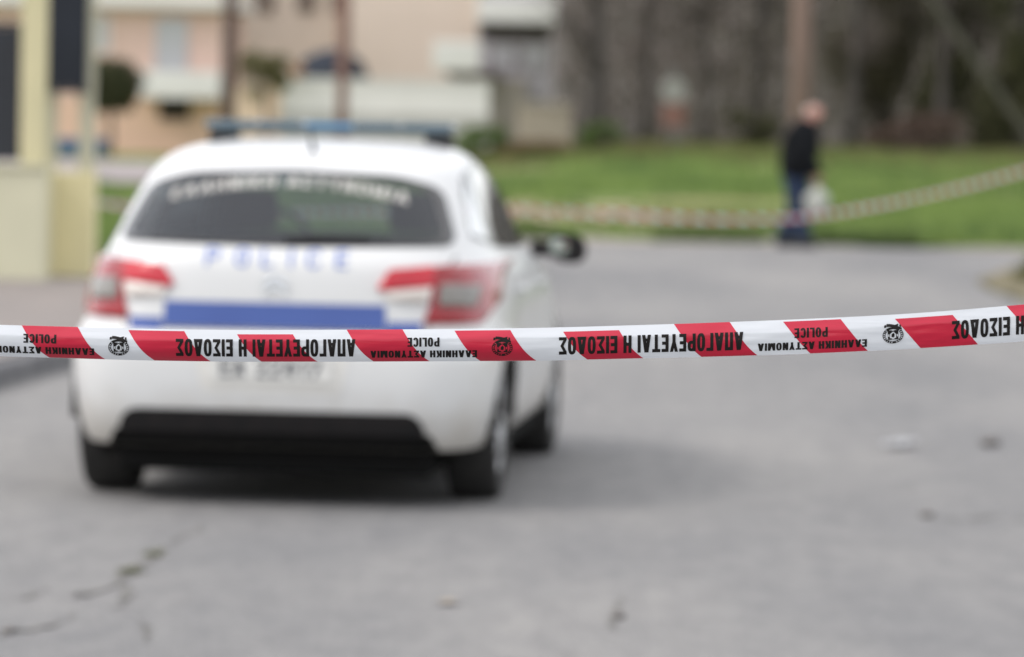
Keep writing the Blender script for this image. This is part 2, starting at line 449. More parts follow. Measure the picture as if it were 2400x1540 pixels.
crack([G(2150, 1200), G(2172, 1212), G(2260, 1222), G(2330, 1212), G(2420, 1222)], .015)

# ------------------------------------------------------------------ the police car
# own axes: x to its right, y forward from the rear bumper, z up
M_WHITE = mat('white_car_paint', (.70, .712, .72), (.66, .672, .68), rough=.34, coat=.4, scale=1.5)
M_BLUE = mat('blue_livery_film', (.042, .095, .35), (.036, .082, .32), rough=.35, coat=.3, scale=3)
M_LBLUE = mat('pale_blue_lettering', (.12, .20, .56), (.1, .18, .52), rough=.4)
M_BLACK = mat('black_plastic', (.017, .0145, .015), (.010, .010, .011), rough=.6, spec=.25, scale=12, bump=.1, bscale=300)
M_RUB = mat('tyre_rubber', (.018, .018, .018), (.028, .027, .026), rough=.85, scale=18, bump=.3, bscale=120)
M_GAP = mat('panel_gap', (.008, .008, .008), rough=.9, spec=.08)
M_CHROME = mat('chrome', (.62, .63, .65), rough=.18, metal=1.0)
M_SILVER = mat('alloy_rim', (.42, .43, .44), (.34, .34, .35), rough=.35, metal=.85)
M_LINE = mat('cabin_lining', (.05, .052, .056), (.035, .036, .04), rough=.9, scale=8)
M_SEAT = mat('seat_fabric', (.035, .04, .055), (.022, .026, .036), rough=.95, scale=30)
M_GLASS = glass_mat('tinted_glass', (.40, .50, .54))
M_WSCR = glass_mat('clear_windscreen', (.82, .88, .86))
M_REDL = mat('red_lens', (.56, .012, .03), (.47, .010, .026), rough=.2, coat=.3, scale=9)
M_DREDL = mat('dark_red_lens', (.33, .006, .014), (.26, .005, .011), rough=.2, coat=.3, scale=9)
M_CLRL = mat('clear_lens', (.62, .57, .52), (.5, .46, .43), rough=.15, coat=.7, scale=14)
M_GRYL = mat('smoked_lens', (.24, .225, .205), (.17, .16, .145), rough=.2, coat=.3, scale=14)
M_LETW = mat('white_window_letters', (.50, .49, .46), (.44, .43, .41), rough=.6)
M_FRIT = mat('black_glass_border', (.008, .008, .009), rough=.12, coat=.4)

def road_dirt(m):
    n = m.node_tree; p = n.nodes['Principled BSDF']; src = p.inputs['Base Color'].links[0].from_socket
    tc = n.nodes.new('ShaderNodeTexCoord'); sp_ = n.nodes.new('ShaderNodeSeparateXYZ'); n.links.new(tc.outputs['Object'], sp_.inputs[0])
    nz = n.nodes.new('ShaderNodeTexNoise'); nz.inputs['Scale'].default_value = 7; nz.inputs['Detail'].default_value = 6; n.links.new(tc.outputs['Object'], nz.inputs['Vector'])
    a = n.nodes.new('ShaderNodeMath'); a.operation = 'MULTIPLY_ADD'; a.inputs[1].default_value = .25; n.links.new(nz.outputs[0], a.inputs[0]); n.links.new(sp_.outputs[2], a.inputs[2])
    mr_ = n.nodes.new('ShaderNodeMapRange'); mr_.inputs[1].default_value = .36; mr_.inputs[2].default_value = .60; mr_.inputs[3].default_value = .75; mr_.inputs[4].default_value = .06
    n.links.new(a.outputs[0], mr_.inputs[0])
    x = n.nodes.new('ShaderNodeMix'); x.data_type = 'RGBA'; x.inputs[7].default_value = (.42, .385, .33, 1)
    n.links.new(mr_.outputs[0], x.inputs[0]); n.links.new(src, x.inputs[6]); n.links.new(x.outputs[2], p.inputs['Base Color'])
road_dirt(M_WHITE)
CY = R(5.1)
car = empty('police_car', (-0.945, 18.45, 0.0), -CY)
tag(car, 'white police hatchback with blue stripe and roof light bar parked beyond the tape', 'car')

yR = pchip([(.20, .10), (.28, .045), (.40, .008), (.52, .0), (.62, .003), (.665, .02), (.69, .055), (.75, .062), (.85, .07), (.95, .085), (1.0, .115), (1.04, .16), (1.18, .345), (1.28, .485), (1.325, .545), (1.355, .62), (1.385, .74), (1.41, .95), (1.43, 1.2), (1.443, 1.45), (1.452, 1.75)])
yF = pchip([(.20, 4.16), (.28, 4.27), (.45, 4.33), (.58, 4.31), (.70, 4.22), (.78, 4.10), (.85, 3.88), (.91, 3.60), (.96, 3.32), (1.0, 3.2), (1.2, 2.77), (1.34, 2.42), (1.39, 2.24), (1.42, 2.08), (1.44, 1.9), (1.452, 1.77)])
hW = pchip([(.20, .80), (.27, .838), (.40, .868), (.58, .882), (.75, .879), (.86, .862), (.93, .835), (1.0, .795), (1.06, .772), (1.2, .722), (1.3, .675), (1.35, .64), (1.385, .60), (1.41, .55), (1.43, .46), (1.443, .34), (1.452, .06)])
nRear = pchip([(.20, 8.0), (.60, 8.0), (.72, 5.6), (1.0, 4.4), (1.3, 3.6), (1.452, 2.2)])
nFrnt = pchip([(.20, 3.4), (.8, 3.2), (1.0, 3.4), (1.3, 3.2), (1.452, 2.2)])
def sl_(z): a, b = yR(z), yF(z); return hW(z), (a + b) / 2, (b - a) / 2, nRear(z), nFrnt(z)
def bulge(y, z):
    return .004 * math.exp(-((y - .76) / .42) ** 2) * sm(.8, .5, z) + .018 * math.exp(-((y - 3.36) / .42) ** 2) * sm(.8, .5, z)
def rearY(x, z, off=0.0):
    h, c, L, n, _ = sl_(z); h += off
    s = min(abs(x) / h, .9995)
    return c - (L + off) * (1 - s ** n) ** (1 / n)
def frontY(x, z, off=0.0):
    h, c, L, _, n = sl_(z); h += off
    s = min(abs(x) / h, .9995)
    return c + (L + off) * (1 - s ** n) ** (1 / n)
def sideX(y, z, off=0.0):
    h, c, L, n, m_ = sl_(z); n = n if y < c else m_
    s = min(abs(y - c) / (L + off), .9995)
    return (h + off) * (1 - s ** n) ** (1 / n) + bulge(y, z)
def rear_pt(off=.004): return lambda x, z: (x, rearY(x, z, off), z)
def front_pt(off=.004): return lambda x, z: (x, frontY(x, z, off), z)
def side_pt(sg, off=.004): return lambda y, z: (sg * sideX(y, z, off), y, z)

NH = 130
def half_outline(z, off=0.0):
    h, c, L, n, m_ = sl_(z); h += off; L += off
    th = np.linspace(0, 1, 700)
    # rear centre -> side -> front centre
    a = th * math.pi; co = -np.cos(a); si = np.sin(a)
    nn = np.where(co < 0, n, m_)
    x = h * np.abs(si) ** (2 / nn); y = c + L * np.sign(co) * np.abs(co) ** (2 / nn)
    d = np.concatenate([[0], np.cumsum(np.hypot(np.diff(x), np.diff(y)))])
    t = np.linspace(0, d[-1], NH + 1)
    X = np.interp(t, d, x); Y = np.interp(t, d, y)
    return [(X[i] + (bulge(Y[i], z) if off >= 0 and X[i] > .5 else 0), Y[i]) for i in range(NH + 1)]
ZS = list(np.linspace(.235, .66, 18)) + list(np.linspace(.68, 1.0, 17)) + list(np.linspace(1.02, 1.30, 13)) + [1.315, 1.33, 1.345, 1.36, 1.373, 1.385, 1.396, 1.406, 1.415, 1.423, 1.43, 1.436, 1.441, 1.445, 1.448, 1.450, 1.4512, 1.452]

REARWIN = round_poly([(-.69, 1.038), (0, 1.028), (.69, 1.038), (.60, 1.265), (.42, 1.312), (0, 1.330), (-.42, 1.312), (-.60, 1.265)], .06)
WSCR = round_poly([(-.66, 1.0), (0, .985), (.66, 1.0), (.53, 1.355), (0, 1.385), (-.53, 1.355)], .05)
W1 = round_poly([(2.75, 1.0), (1.72, 1.0), (1.70, 1.375), (2.02, 1.36), (2.46, 1.20)], .04)      # front door
W2 = round_poly([(1.66, 1.0), (.93, 1.03), (1.02, 1.33), (1.64, 1.375)], .04)                      # rear door
W3 = round_poly([(.87, 1.035), (.60, 1.07), (.80, 1.24), (.955, 1.32)], .03)                       # quarter light
AX = [.76, 3.36]; AZ = .315; AR = .355
def scale_poly(P, k, kx=None):
    cx = sum(p[0] for p in P) / len(P); cy = sum(p[1] for p in P) / len(P); kx = kx or k
    return [(cx + (x - cx) * kx, cy + (y - cy) * k) for x, y in P]

def shell(off, zs, cut, wells):
    v, rows = [], []
    for z in zs:
        H = half_outline(z, off)
        row = [(x, y, z) for x, y in H] + [(-x, y, z) for x, y in H[-2:0:-1]]
        rows.append(len(v)); v += row
    n = 2 * NH
    if wells:
        for i, (x, y, z) in enumerate(v):
            if abs(x) > .55:
                for ay in AX:
                    d = math.hypot(y - ay, z - AZ)
                    if abs(d - AR) < .024 and d > 0:
                        k = AR / d; v[i] = (x, ay + (y - ay) * k, max(.235, AZ + (z - AZ) * k))
    f = []
    for r_ in range(len(zs) - 1):
        for k in range(n):
            q = (rows[r_] + k, rows[r_] + (k + 1) % n, rows[r_ + 1] + (k + 1) % n, rows[r_ + 1] + k)
            c = [sum(v[i][j] for i in q) / 4 for j in range(3)]
            if cut(*c): continue
            f.append(q)
    f.append(tuple(rows[-1] + k for k in range(n)))
    return v, f
_rw, _ws = scale_poly(REARWIN, .93, .955), scale_poly(WSCR, .95, .96)
_w1, _w2, _w3 = (scale_poly(w, .93, .95) for w in (W1, W2, W3))
def win_cut(x, y, z):
    if z < .97 or z > 1.39: return False
    if y < .9 and in_poly(x, z, _rw) and abs(rearY(x, z) - y) < .08: return True
    if y > 2.2 and in_poly(x, z, _ws) and abs(frontY(x, z) - y) < .08: return True
    if abs(x) > .5 and any(in_poly(y, z, w) for w in (_w1, _w2, _w3)): return True
    return False
def body_cut(x, y, z):
    if abs(x) > .55 and any(math.hypot(y - a, z - AZ) < AR - .006 for a in AX): return True
    return win_cut(x, y, z)
v, f = shell(0, ZS, body_cut, True)
body = obj('body', v, f, M_WHITE, car, smooth=True)
bm = bmesh.new(); bm.from_mesh(body.data)
bmesh.ops.delete(bm, geom=[q for q in bm.verts if not q.link_faces], context='VERTS')
bmesh.ops.recalc_face_normals(bm, faces=bm.faces); bm.to_mesh(body.data); bm.free()
v, f = shell(-.03, [z for z in ZS if .55 < z < 1.44], win_cut, False)
obj('cabin_lining', v, f, M_LINE, car, smooth=True)
ub = MB().box(-.72, .72, .22, 4.1, .19, .30, bev=.02)
ub.box(-.5, .5, .12, 1.4, .27, .55); ub.box(-.80, .80, 1.15, 2.95, .15, .24, bev=.02); ub.box(-.62, .62, .18, 1.1, .125, .22, bev=.02); ub.box(-.52, .52, 2.9, 4.15, .25, .6)  # low boxes added to keep light from under the car
ub.build('underbody', M_GAP, car)
# wheel arch liners
for sg in (-1, 1):
    for ay in AX:
        mb = MB(); vv, ff = [], []
        for k in range(25):
            a = math.pi * k / 24
            for xx in (.52, sideX(ay, .6) - .012):
                vv.append((sg * xx, ay + AR * math.cos(a), max(.2, AZ + AR * math.sin(a))))
        ff = [(2 * k, 2 * k + 1, 2 * k + 3, 2 * k + 2) for k in range(24)]
        mb.add(vv, ff); mb.build('wheel_arch_liner', M_GAP, car)
# glass with its black borders
def pane(name, P, fn, m, k, kx):
    a = clip_patch(P, .045, fn(.003)); g = obj(name, *a, m, car, smooth=True)
    inner = scale_poly(P, k, kx); n = len(P)
    # long straight edges are cut finer so that they follow the bodywork
    mb = MB(); vv, ff = [], []
    Q, I = [], []
    for i in range(n):
        j = (i + 1) % n; d = math.dist(P[i], P[j]); s = max(1, int(d / .05))
        for q in range(s):
            t = q / s
            Q.append(tuple(P[i][c] * (1 - t) + P[j][c] * t for c in (0, 1))); I.append(tuple(inner[i][c] * (1 - t) + inner[j][c] * t for c in (0, 1)))
    for p, q in zip(Q, I):
        for t in (0, .5, 1): vv.append(fn(.006)(p[0] * (1 - t) + q[0] * t, p[1] * (1 - t) + q[1] * t))
    m_ = len(Q)
    for i in range(m_):
        j = (i + 1) % m_
        for t in (0, 1): ff.append((3 * i + t, 3 * j + t, 3 * j + t + 1, 3 * i + t + 1))
    mb.add(vv, ff); mb.build('glass_border', M_FRIT, g, smooth=True)
    return g
rw = pane('rear_window', REARWIN, rear_pt, M_GLASS, .87, .925)
pane('windscreen', WSCR, front_pt, M_WSCR, .92, .94)
for sg in (-1, 1):
    sp_ = (lambda sg: (lambda off: side_pt(sg, off)))(sg)
    for nm, w in (('front_door_window', W1), ('rear_door_window', W2), ('quarter_window', W3)):
        pane(nm, w, sp_, M_GLASS, .87, .92)
# lettering across the top of the rear window
def winmap(a, b):
    x = (a - .5) * .96
    z0 = 1.262 - .062 * (abs(x) / .48) ** 2.0
    return (x, rearY(x, z0 + b * .044, .009), z0 + b * .044)
for mb in letters('ΕΛΛΗΝΙΚΗ ΑΣΤΥΝΟΜΙΑ', winmap, gap=.16, space=.42): mb.build('letter', M_LETW, rw)
# wiper
wp = MB().tube([rear_pt(.018)(.02, 1.045), rear_pt(.022)(.14, 1.06), rear_pt(.02)(.36, 1.062)], [.016, .010, .007], 6)
wp.tube([rear_pt(.012)(.02, 1.052), rear_pt(.012)(.43, 1.055)], .006, 6); wp.build('rear_wiper', M_BLACK, car)
# POLICE on the tailgate
for ch, cx in zip('POLICE', (-.255, -.137, -.037, .058, .149, .261)):
    q, w = glyph(ch, .60, .13, .12); mb = MB()
    for g in q: mb.add(*grid_quad(g, 2, 3, lambda a, b: rear_pt(.004)(cx + (a - w / 2) * .092, .950 + b * .070)))
    mb.build('letter', M_LBLUE, car)
# double chevron badge
mb = MB()
for dz in (0, .034):
    for sg in (-1, 1):
        P = [(0, .868 + dz), (sg * .048, .842 + dz), (sg * .048, .859 + dz), (0, .887 + dz)]
        v0 = [rear_pt(.003)(*p) for p in P]; v1 = [rear_pt(.012)(*p) for p in P]
        mb.add(v0 + v1, [(4, 5, 6, 7), (0, 1, 5, 4), (1, 2, 6, 5), (2, 3, 7, 6), (3, 0, 4, 7)])
mb.build('badge', M_CHROME, car)
# blue band
obj('blue_stripe', *clip_patch([(-.44, .808), (.44, .808), (.445, .708), (-.445, .708)], .04, rear_pt(.004)), M_BLUE, car, smooth=True)
for sg in (-1, 1):
    obj('stripe_reflection', *clip_patch([(sg * .449, .742), (sg * .585, .742), (sg * .58, .69), (sg * .449, .69)], .04, rear_pt(.005)), M_BLUE, car, smooth=True)  # blue patches painted as the stripe's reflection on the bumper shelf
    obj('side_stripe', *clip_patch(round_poly([(.48, .90), (.95, .93), (1.05, .955), (.50, .965)], .015), .05, side_pt(sg, .004)), M_BLUE, car, smooth=True)
# lower black bumper insert with rounded upper corners
def bump_pt(off):
    return lambda x, z: (x, rearY(x, z, off), z)
BI = round_poly([(-.575, .385), (.575, .385), (.625, .29), (-.625, .29)], .05)
BL = round_poly([(-.628, .30), (.628, .30), (.66, .2365), (-.66, .2365)], .012)
obj('bumper_shade_patch', *clip_patch(BL, .035, lambda x, z: (x, rearY(x, z, .006), z)), M_GAP, car, smooth=True)  # black patch painted over the body as shade under the insert
obj('bumper_insert', *clip_patch(BI, .035, bump_pt(.012)), M_BLACK, car, smooth=True)
MB().box(-.63, .63, .13, .5, .13, .27, bev=.02).build('bumper_valance', M_GAP, car)  # hung low to keep light off the ground beneath
MB().box(.02, .56, .28, .72, .115, .24, bev=.05).build('silencer_shade_box', M_GAP, car)  # unseen box added to darken the ground under the rear
MB().tube([(-.42, .24, .20), (-.42, .7, .21)], .03, 12).build('exhaust_pipe', M_RUB, car)
# tailgate and bumper gaps
def strip(path, w, fn, name, m=M_GAP):
    pts = []
    for i in range(len(path) - 1):
        s = max(1, int(math.dist(path[i], path[i + 1]) / .03))
        pts += [tuple(path[i][c] * (1 - t / s) + path[i + 1][c] * t / s for c in (0, 1)) for t in range(s)]
    pts.append(path[-1]); v, f = [], []
    for i, p in enumerate(pts):
        a, b = Vector(pts[max(i - 1, 0)]), Vector(pts[min(i + 1, len(pts) - 1)])
        d = (b - a).normalized(); nrm = Vector((-d.y, d.x)) * w / 2
        v += [fn(p[0] + nrm.x, p[1] + nrm.y), fn(p[0] - nrm.x, p[1] - nrm.y)]
    f = [(2 * i, 2 * i + 1, 2 * i + 3, 2 * i + 2) for i in range(len(pts) - 1)]
    return obj(name, v, f, m, car, smooth=True)
strip([(-.69, 1.0), (-.62, .82), (-.60, .70), (.60, .70), (.62, .82), (.69, 1.0)], .007, rear_pt(.0022), 'tailgate_gap')
for sg in (-1, 1):
    strip([(.45, .72), (.60, .66), (.60, .62)], .006, side_pt(sg, .0022), 'bumper_gap')
    strip([(.95, 1.0), (1.0, .84), (1.15, .60), (1.17, .30), (1.4, .25), (1.69, .24), (1.69, 1.38)], .008, side_pt(sg, .0022), 'rear_door_gap')
    strip([(1.69, .24), (2.75, .25), (2.83, .5), (2.83, .95)], .008, side_pt(sg, .0022), 'front_door_gap')
    for y in (1.14, 1.98):
        a = side_pt(sg, .03)
        h = MB().tube([side_pt(sg, 0)(y, .84), a(y + .02, .842), a(y + .17, .846), side_pt(sg, 0)(y + .19, .847)], .013, 6)
        h.build('door_handle', M_WHITE, car, smooth=True)
# number plate in its recess
RC = round_poly([(-.31, .63), (.31, .63), (.275, .455), (-.275, .455)], .03)
obj('plate_recess', *clip_patch(RC, .05, lambda x, z: (x, rearY(x, z, .003), z)), mat('white_bumper_paint', (.74, .73, .70), rough=.4, coat=.4), car, smooth=True)
pl = MB().box(-.245, .245, -.014, -.004, .498, .610, bev=.003).build('number_plate', mat('plate_white', (.72, .72, .70), (.66, .66, .64), rough=.4), car)
for mb in letters('ΕΑ 22417', lambda a, b: ((a - .5) * .40, -.0165, .518 + b * .07), gap=.14, space=.4): mb.build('plate_character', mat('plate_ink', (.13, .135, .15), rough=.5), pl)
# tail lights: red bar, pale inner part, smoked outer part, dark red foot
for sg in (-1, 1):
    tl = empty('tail_light', (0, 0, 0)); tl.parent = car
    def lens(name, P, m, off):
        P = [(sg * x, z) for x, z in P]
        v, f = clip_patch(round_poly(P, .012, 3), .03, rear_pt(off))
        o = obj(name, v, f, m, tl, smooth=True)
        md = o.modifiers.new('thick', 'SOLIDIFY'); md.thickness = .012; md.offset = 0
    lens('lens_housing', [(.83, .962), (.625, .964), (.612, .81), (.588, .735), (.80, .735), (.845, .82)], M_DREDL, .006)
    lens('red_lens', [(.622, .963), (.452, .948), (.402, .874), (.425, .864), (.62, .884)], M_REDL, .010)
    lens('clear_lens', [(.618, .880), (.43, .860), (.45, .828), (.60, .818)], mat('pale_lens', (.72, .66, .62), (.66, .6, .56), rough=.15, coat=.6), .010)
    lens('smoked_lens', [(.79, .885), (.645, .895), (.642, .808), (.775, .80)], M_GRYL, .014)
# wheels
def wheel(loc, sg):
    w = empty('wheel', loc); w.parent = car
    MB().lathe([(.205, -.085), (.235, -.10), (.285, -.104), (.308, -.098), (.317, -.075), (.318, 0), (.317, .075), (.308, .098), (.285, .104), (.235, .10), (.205, .085)], 'x', 40).build('tyre', M_RUB, w, smooth=True)
    rm = MB().lathe([(.205, -.085), (.212, -.09), (.212, .09), (.205, .085), (.195, .06), (.19, -.06), (.205, -.085)], 'x', 40)
    rm.lathe([(.001, sg * .07), (.05, sg * .07), (.055, sg * .05), (.055, sg * .02)], 'x', 20)
    for k in range(7):
        a = 2 * math.pi * k / 7
        rm.tube([(sg * .055, .04 * math.cos(a), .04 * math.sin(a)), (sg * .07, .12 * math.cos(a), .12 * math.sin(a)), (sg * .06, .198 * math.cos(a), .198 * math.sin(a))], [.028, .024, .026], 6)
    rm.build('rim', M_SILVER, w, smooth=True)
    MB().lathe([(.001, sg * .0), (.13, sg * .0), (.13, sg * -.02), (.001, sg * -.02)], 'x', 24).build('brake_disc', mat('brake_steel', (.2, .2, .2), rough=.5, metal=.8), w)
for ay, tr in ((AX[0], .748), (AX[1], .752)):
    for sg in (-1, 1): wheel((sg * tr, ay, .317), sg)
# door mirrors
for sg in (-1, 1):
    mr = empty('door_mirror', (0, 0, 0)); mr.parent = car
    bm = bmesh.new(); bmesh.ops.create_uvsphere(bm, u_segments=20, v_segments=12, radius=1)
    for q in bm.verts:
        c = q.co; p = 2.6
        k = (abs(c.x) ** p + abs(c.y) ** p + abs(c.z) ** p) ** (-1 / p)
        q.co = Vector((sg * (.955 + .088 * c.x * k), 2.62 + .075 * max(c.y * k, -.35), .975 + .068 * c.z * k - .01 * c.x * k))
    bm.verts.index_update()
    obj('mirror_housing', [q.co[:] for q in bm.verts], [[q.index for q in g.verts] for g in bm.faces], M_BLACK, mr, smooth=True); bm.free()
    MB().tube([(sg * .80, 2.66, .97), (sg * .86, 2.645, .965), (sg * .92, 2.63, .975)], [.04, .032, .035], 8).build('mirror_stalk', M_BLACK, mr, smooth=True)
    P = round_poly([(.885, .955), (.962, .95), (.966, 1.015), (.88, 1.02)], .025)
    obj('mirror_glass', [(sg * x, 2.5905, z) for x, z in P], [tuple(range(len(P)))], mat('mirror_silver', (.40, .45, .42), rough=.04, metal=1.0), mr)
# blue light bar on its feet
lb = empty('light_bar', (0, 0, 0)); lb.parent = car
M_LB = mat('blue_lens', (.045, .095, .13), (.07, .12, .16), rough=.25, coat=.6, scale=6)
LBY, LBZ = 1.75, 1.435
MB().box(-.51, .51, LBY - .13, LBY + .13, LBZ + .037, LBZ + .05, bev=.005).build('bar_base', mat('bar_grey', (.16, .2, .23), rough=.4), lb)
for x0, x1 in ((-.535, -.31), (-.305, -.11), (.11, .305), (.31, .535)):
    MB().box(x0, x1, LBY - .14, LBY + .14, LBZ + .052, LBZ + .086, bev=.014).build('blue_lens', M_LB, lb, smooth=False)
MB().box(-.105, .105, LBY - .13, LBY + .13, LBZ + .052, LBZ + .081, bev=.012).build('centre_speaker', mat('bar_centre', (.03, .15, .30), (.05, .2, .36), rough=.35), lb)
for x in (-.465, .465):
    MB().box(x - .055, x + .055, LBY - .10, LBY + .10, 1.385, LBZ + .036, bev=.012).build('bar_foot', M_BLACK, lb)
MB().tube([(.04, .86, 1.385), (.04, .82, 1.425), (.04, .72, 1.50)], [.022, .007, .003], 8).build('roof_aerial', M_BLACK, car)
# cabin: parcel shelf, seats, dashboard, steering wheel
MB().box(-.56, .56, .45, 1.0, .92, .95, bev=.01).build('parcel_shelf', M_LINE, car)
def seat(x, y, w, hz, lean, head=True):
    s = empty('seat', (x, y, 0)); s.parent = car
    MB().box(-w / 2, w / 2, -.05, .46, .38, .52, bev=.04).build('cushion', M_SEAT, s, smooth=True)
    b = MB().box(-w / 2, w / 2, -.06, .06, 0, hz, bev=.045).build('backrest', M_SEAT, s, smooth=True)
    b.location = (0, 0, .48); b.rotation_euler = (R(lean), 0, 0)
    if not head: return
    h = MB().box(-.13, .13, -.05, .05, hz + .03, hz + .20, bev=.04).build('headrest', M_SEAT, s, smooth=True)
    h.location = (0, 0, .48); h.rotation_euler = (R(lean), 0, 0)
for x in (-.37, .37): seat(x, 2.0, .52, .56, 14)
for x in (-.42, 0, .42): seat(x, 1.15, .40, .44, 14, False)
MB().box(-.70, .70, 2.75, 3.2, .72, .97, bev=.06).build('dashboard', M_LINE, car)
sw = MB()
ring = [(.18 * math.cos(2 * math.pi * k / 24), 0, .18 * math.sin(2 * math.pi * k / 24)) for k in range(25)]
sw.tube(ring, .014, 6, cap=False); sw.tube([(-.17, 0, 0), (.17, 0, 0)], .012, 6); sw.tube([(0, 0, 0), (0, .25, -.05)], .03, 8)
o = sw.build('steering_wheel', M_BLACK, car, smooth=True); o.location = (-.37, 2.55, .95); o.rotation_euler = (R(-22), 0, 0)
# front: headlights and grille, out of sight from behind
for sg in (-1, 1):
    obj('headlight', *clip_patch(round_poly([(sg * .40, .70), (sg * .80, .80), (sg * .80, .70), (sg * .48, .61)], .03), .05, front_pt(.008)), M_CLRL, car, smooth=True)
obj('grille', *clip_patch(round_poly([(-.45, .38), (.45, .38), (.38, .25), (-.38, .25)], .03), .05, front_pt(.006)), M_BLACK, car, smooth=True)

# ------------------------------------------------------------------ barrier tape across the picture
from mathutils import noise as mnoise
M_TW = mat('tape_white', (.68, .71, .76), (.65, .68, .73), rough=.30, coat=.15, scale=5)
M_TR = mat('tape_red', (.58, .011, .048), (.54, .010, .043), rough=.28, coat=.2, scale=5)
M_TB = mat('tape_black_ink', (.008, .007, .007), (.014, .012, .012), rough=.6, spec=.2, scale=30)
t_top = pchip([(-3100, 540), (-1700, 660), (-800, 722), (0, 762), (600, 774), (1200, 770), (1500, 762.5), (1800, 752), (2100, 737.5), (2400, 714), (3000, 655), (3900, 545), (5500, 330)])
t_bot = pchip([(-3100, 612), (-1700, 732), (-800, 796), (0, 836.5), (600, 849.5), (1200, 847.5), (1500, 841), (1800, 833), (2100, 820), (2400, 800.5), (3000, 740), (3900, 628), (5500, 412)])
def tape_film(m, w):
    """thin plastic: some light comes through from behind, fine lengthwise stretch lines in the gloss"""
    n = m.node_tree; p = n.nodes['Principled BSDF']; src = p.inputs['Base Color'].links[0].from_socket
    tr_ = n.nodes.new('ShaderNodeBsdfTranslucent'); n.links.new(src, tr_.inputs[0])
    x = n.nodes.new('ShaderNodeMixShader'); x.inputs[0].default_value = w
    n.links.new(p.outputs[0], x.inputs[1]); n.links.new(tr_.outputs[0], x.inputs[2]); n.links.new(x.outputs[0], n.nodes['Material Output'].inputs[0])
    tc = n.nodes.new('ShaderNodeTexCoord'); mp = n.nodes.new('ShaderNodeMapping'); mp.inputs['Scale'].default_value = (6, 1, 150)
    n.links.new(tc.outputs['Object'], mp.inputs[0])
    nz = n.nodes.new('ShaderNodeTexNoise'); nz.inputs['Scale'].default_value = 1.0; nz.inputs['Detail'].default_value = 5; n.links.new(mp.outputs[0], nz.inputs['Vector'])
    b = n.nodes.new('ShaderNodeBump'); b.inputs['Strength'].default_value = .35; b.inputs['Distance'].default_value = .002
    n.links.new(nz.outputs[0], b.inputs['Height']); n.links.new(b.outputs[0], p.inputs['Normal'])
tape_film(M_TW, .22); tape_film(M_TR, .15)
def tape_depth(px, s):
    k = .026 - .018 * sm(900, 2000, px)
    d = (.013 - .004 * sm(1500, 2300, px)) * (max(0, .31 + .03 * math.sin(px * .0042) - s) / .31) ** 1.05 + (k * (max(0, s - .34) / .66) ** 2.7)
    d += .0026 * mnoise.noise(Vector((px / 150, s * 1.4, 1.3))) + .0012 * mnoise.noise(Vector((px / 60, s * 5.5 + px / 90, 7.7))) + .0005 * mnoise.noise(Vector((px / 18, s * 7, 2.2)))
    d += .0010 * max(0, 1 - abs((s - .12 - .10 * (px - 812) / 130) / .035)) * sm(800, 830, px) * sm(960, 930, px)   # crease
    return d
TK = 7.0 / 10.5                                  # the tape is a narrow one, 5 cm, 7 m away
def tape_pt(px, s, off=0.0):
    Y = TK * (10.5 - .2 * (px - 1200) / 1200)
    a, b = at(px, t_top(px), Y), at(px, t_bot(px), Y)
    p = a.lerp(b, s); p.y += TK * (tape_depth(px, s) - off)
    return p
tape = empty('barrier_tape', tape_pt(1200, .5)); TLOC = tape.location.copy()
tag(tape, 'red and white printed barrier tape stretched sharply across the front', 'tape')
def tl_(px, s, off): return tape_pt(px, s, off) - TLOC
NS = 40
pxs = list(np.arange(-3000, 5401, 20)); v, f = [], []
for px in pxs:
    for j in range(NS + 1): v.append(tl_(px, j / NS, 0))
for i in range(len(pxs) - 1):
    for j in range(NS):
        a = i * (NS + 1) + j; f.append((a, a + 1, a + NS + 2, a + NS + 1))
obj('tape_film', v, f, M_TW, tape, smooth=True)
def lean(px, s):
    r_ = sm(1300, 2200, px)
    return (47 * s + 17 * s ** 4) * (1 - r_) + 69 * s * r_
STR = {-4: -960, -3: -705, -2: -452, -1: -202, 0: 50, 1: 300, 2: 555, 3: 812, 4: 1065, 5: 1320, 6: 1580, 7: 1836, 8: 2098, 9: 2360, 10: 2622, 11: 2884, 12: 3146, 13: 3408}
for i in range(14, 21): STR[i] = 3408 + 262 * (i - 13)
for i in range(-11, -4): STR[i] = -960 + 254 * (i + 4)
for i, x0 in STR.items():
    H = t_bot(x0) - t_top(x0); m0 = (0.0, 4.0, 10.0)[i % 3] / H
    vv, ff = [], []; nu, ns = 8, 26; w = 131 if i < 7 else 135
    for j in range(ns + 1):
        s = m0 + (.994 - m0) * j / ns
        for k in range(nu + 1):
            vv.append(tl_(x0 + lean(x0, s) - lean(x0, m0) + w * k / nu, s, .0007))
    for j in range(ns):
        for k in range(nu):
            a = j * (nu + 1) + k; ff.append((a, a + 1, a + nu + 2, a + nu + 1))
    obj('red_stripe', vv, ff, M_TR, tape, smooth=True)
def tape_text(s, x0, x1, s0, s1, gap=.09, space=.3, **k):
    fn = lambda a, b: tl_(x1 - a * (x1 - x0), s0 + b * (s1 - s0), .0014)
    for mb in letters(s, fn, step=.12, gap=gap, space=space, **k): mb.build('letter', M_TB, tape, smooth=True)
for x0, x1, a, b in ((-1390, -968, .285, .83), (-488, -66, .285, .83), (412, 833, .285, .83), (1310, 1742, .29, .82), (2231, 2660, .29, .80), (3150, 3580, .29, .80)):
    tape_text('ΑΠΑΓΟΡΕΥΕΤΑΙ Η ΕΙΣΟΔΟΣ', x0, x1, a, b, gap=.075, space=.28, w=.48, sx=.185, sy=.18)
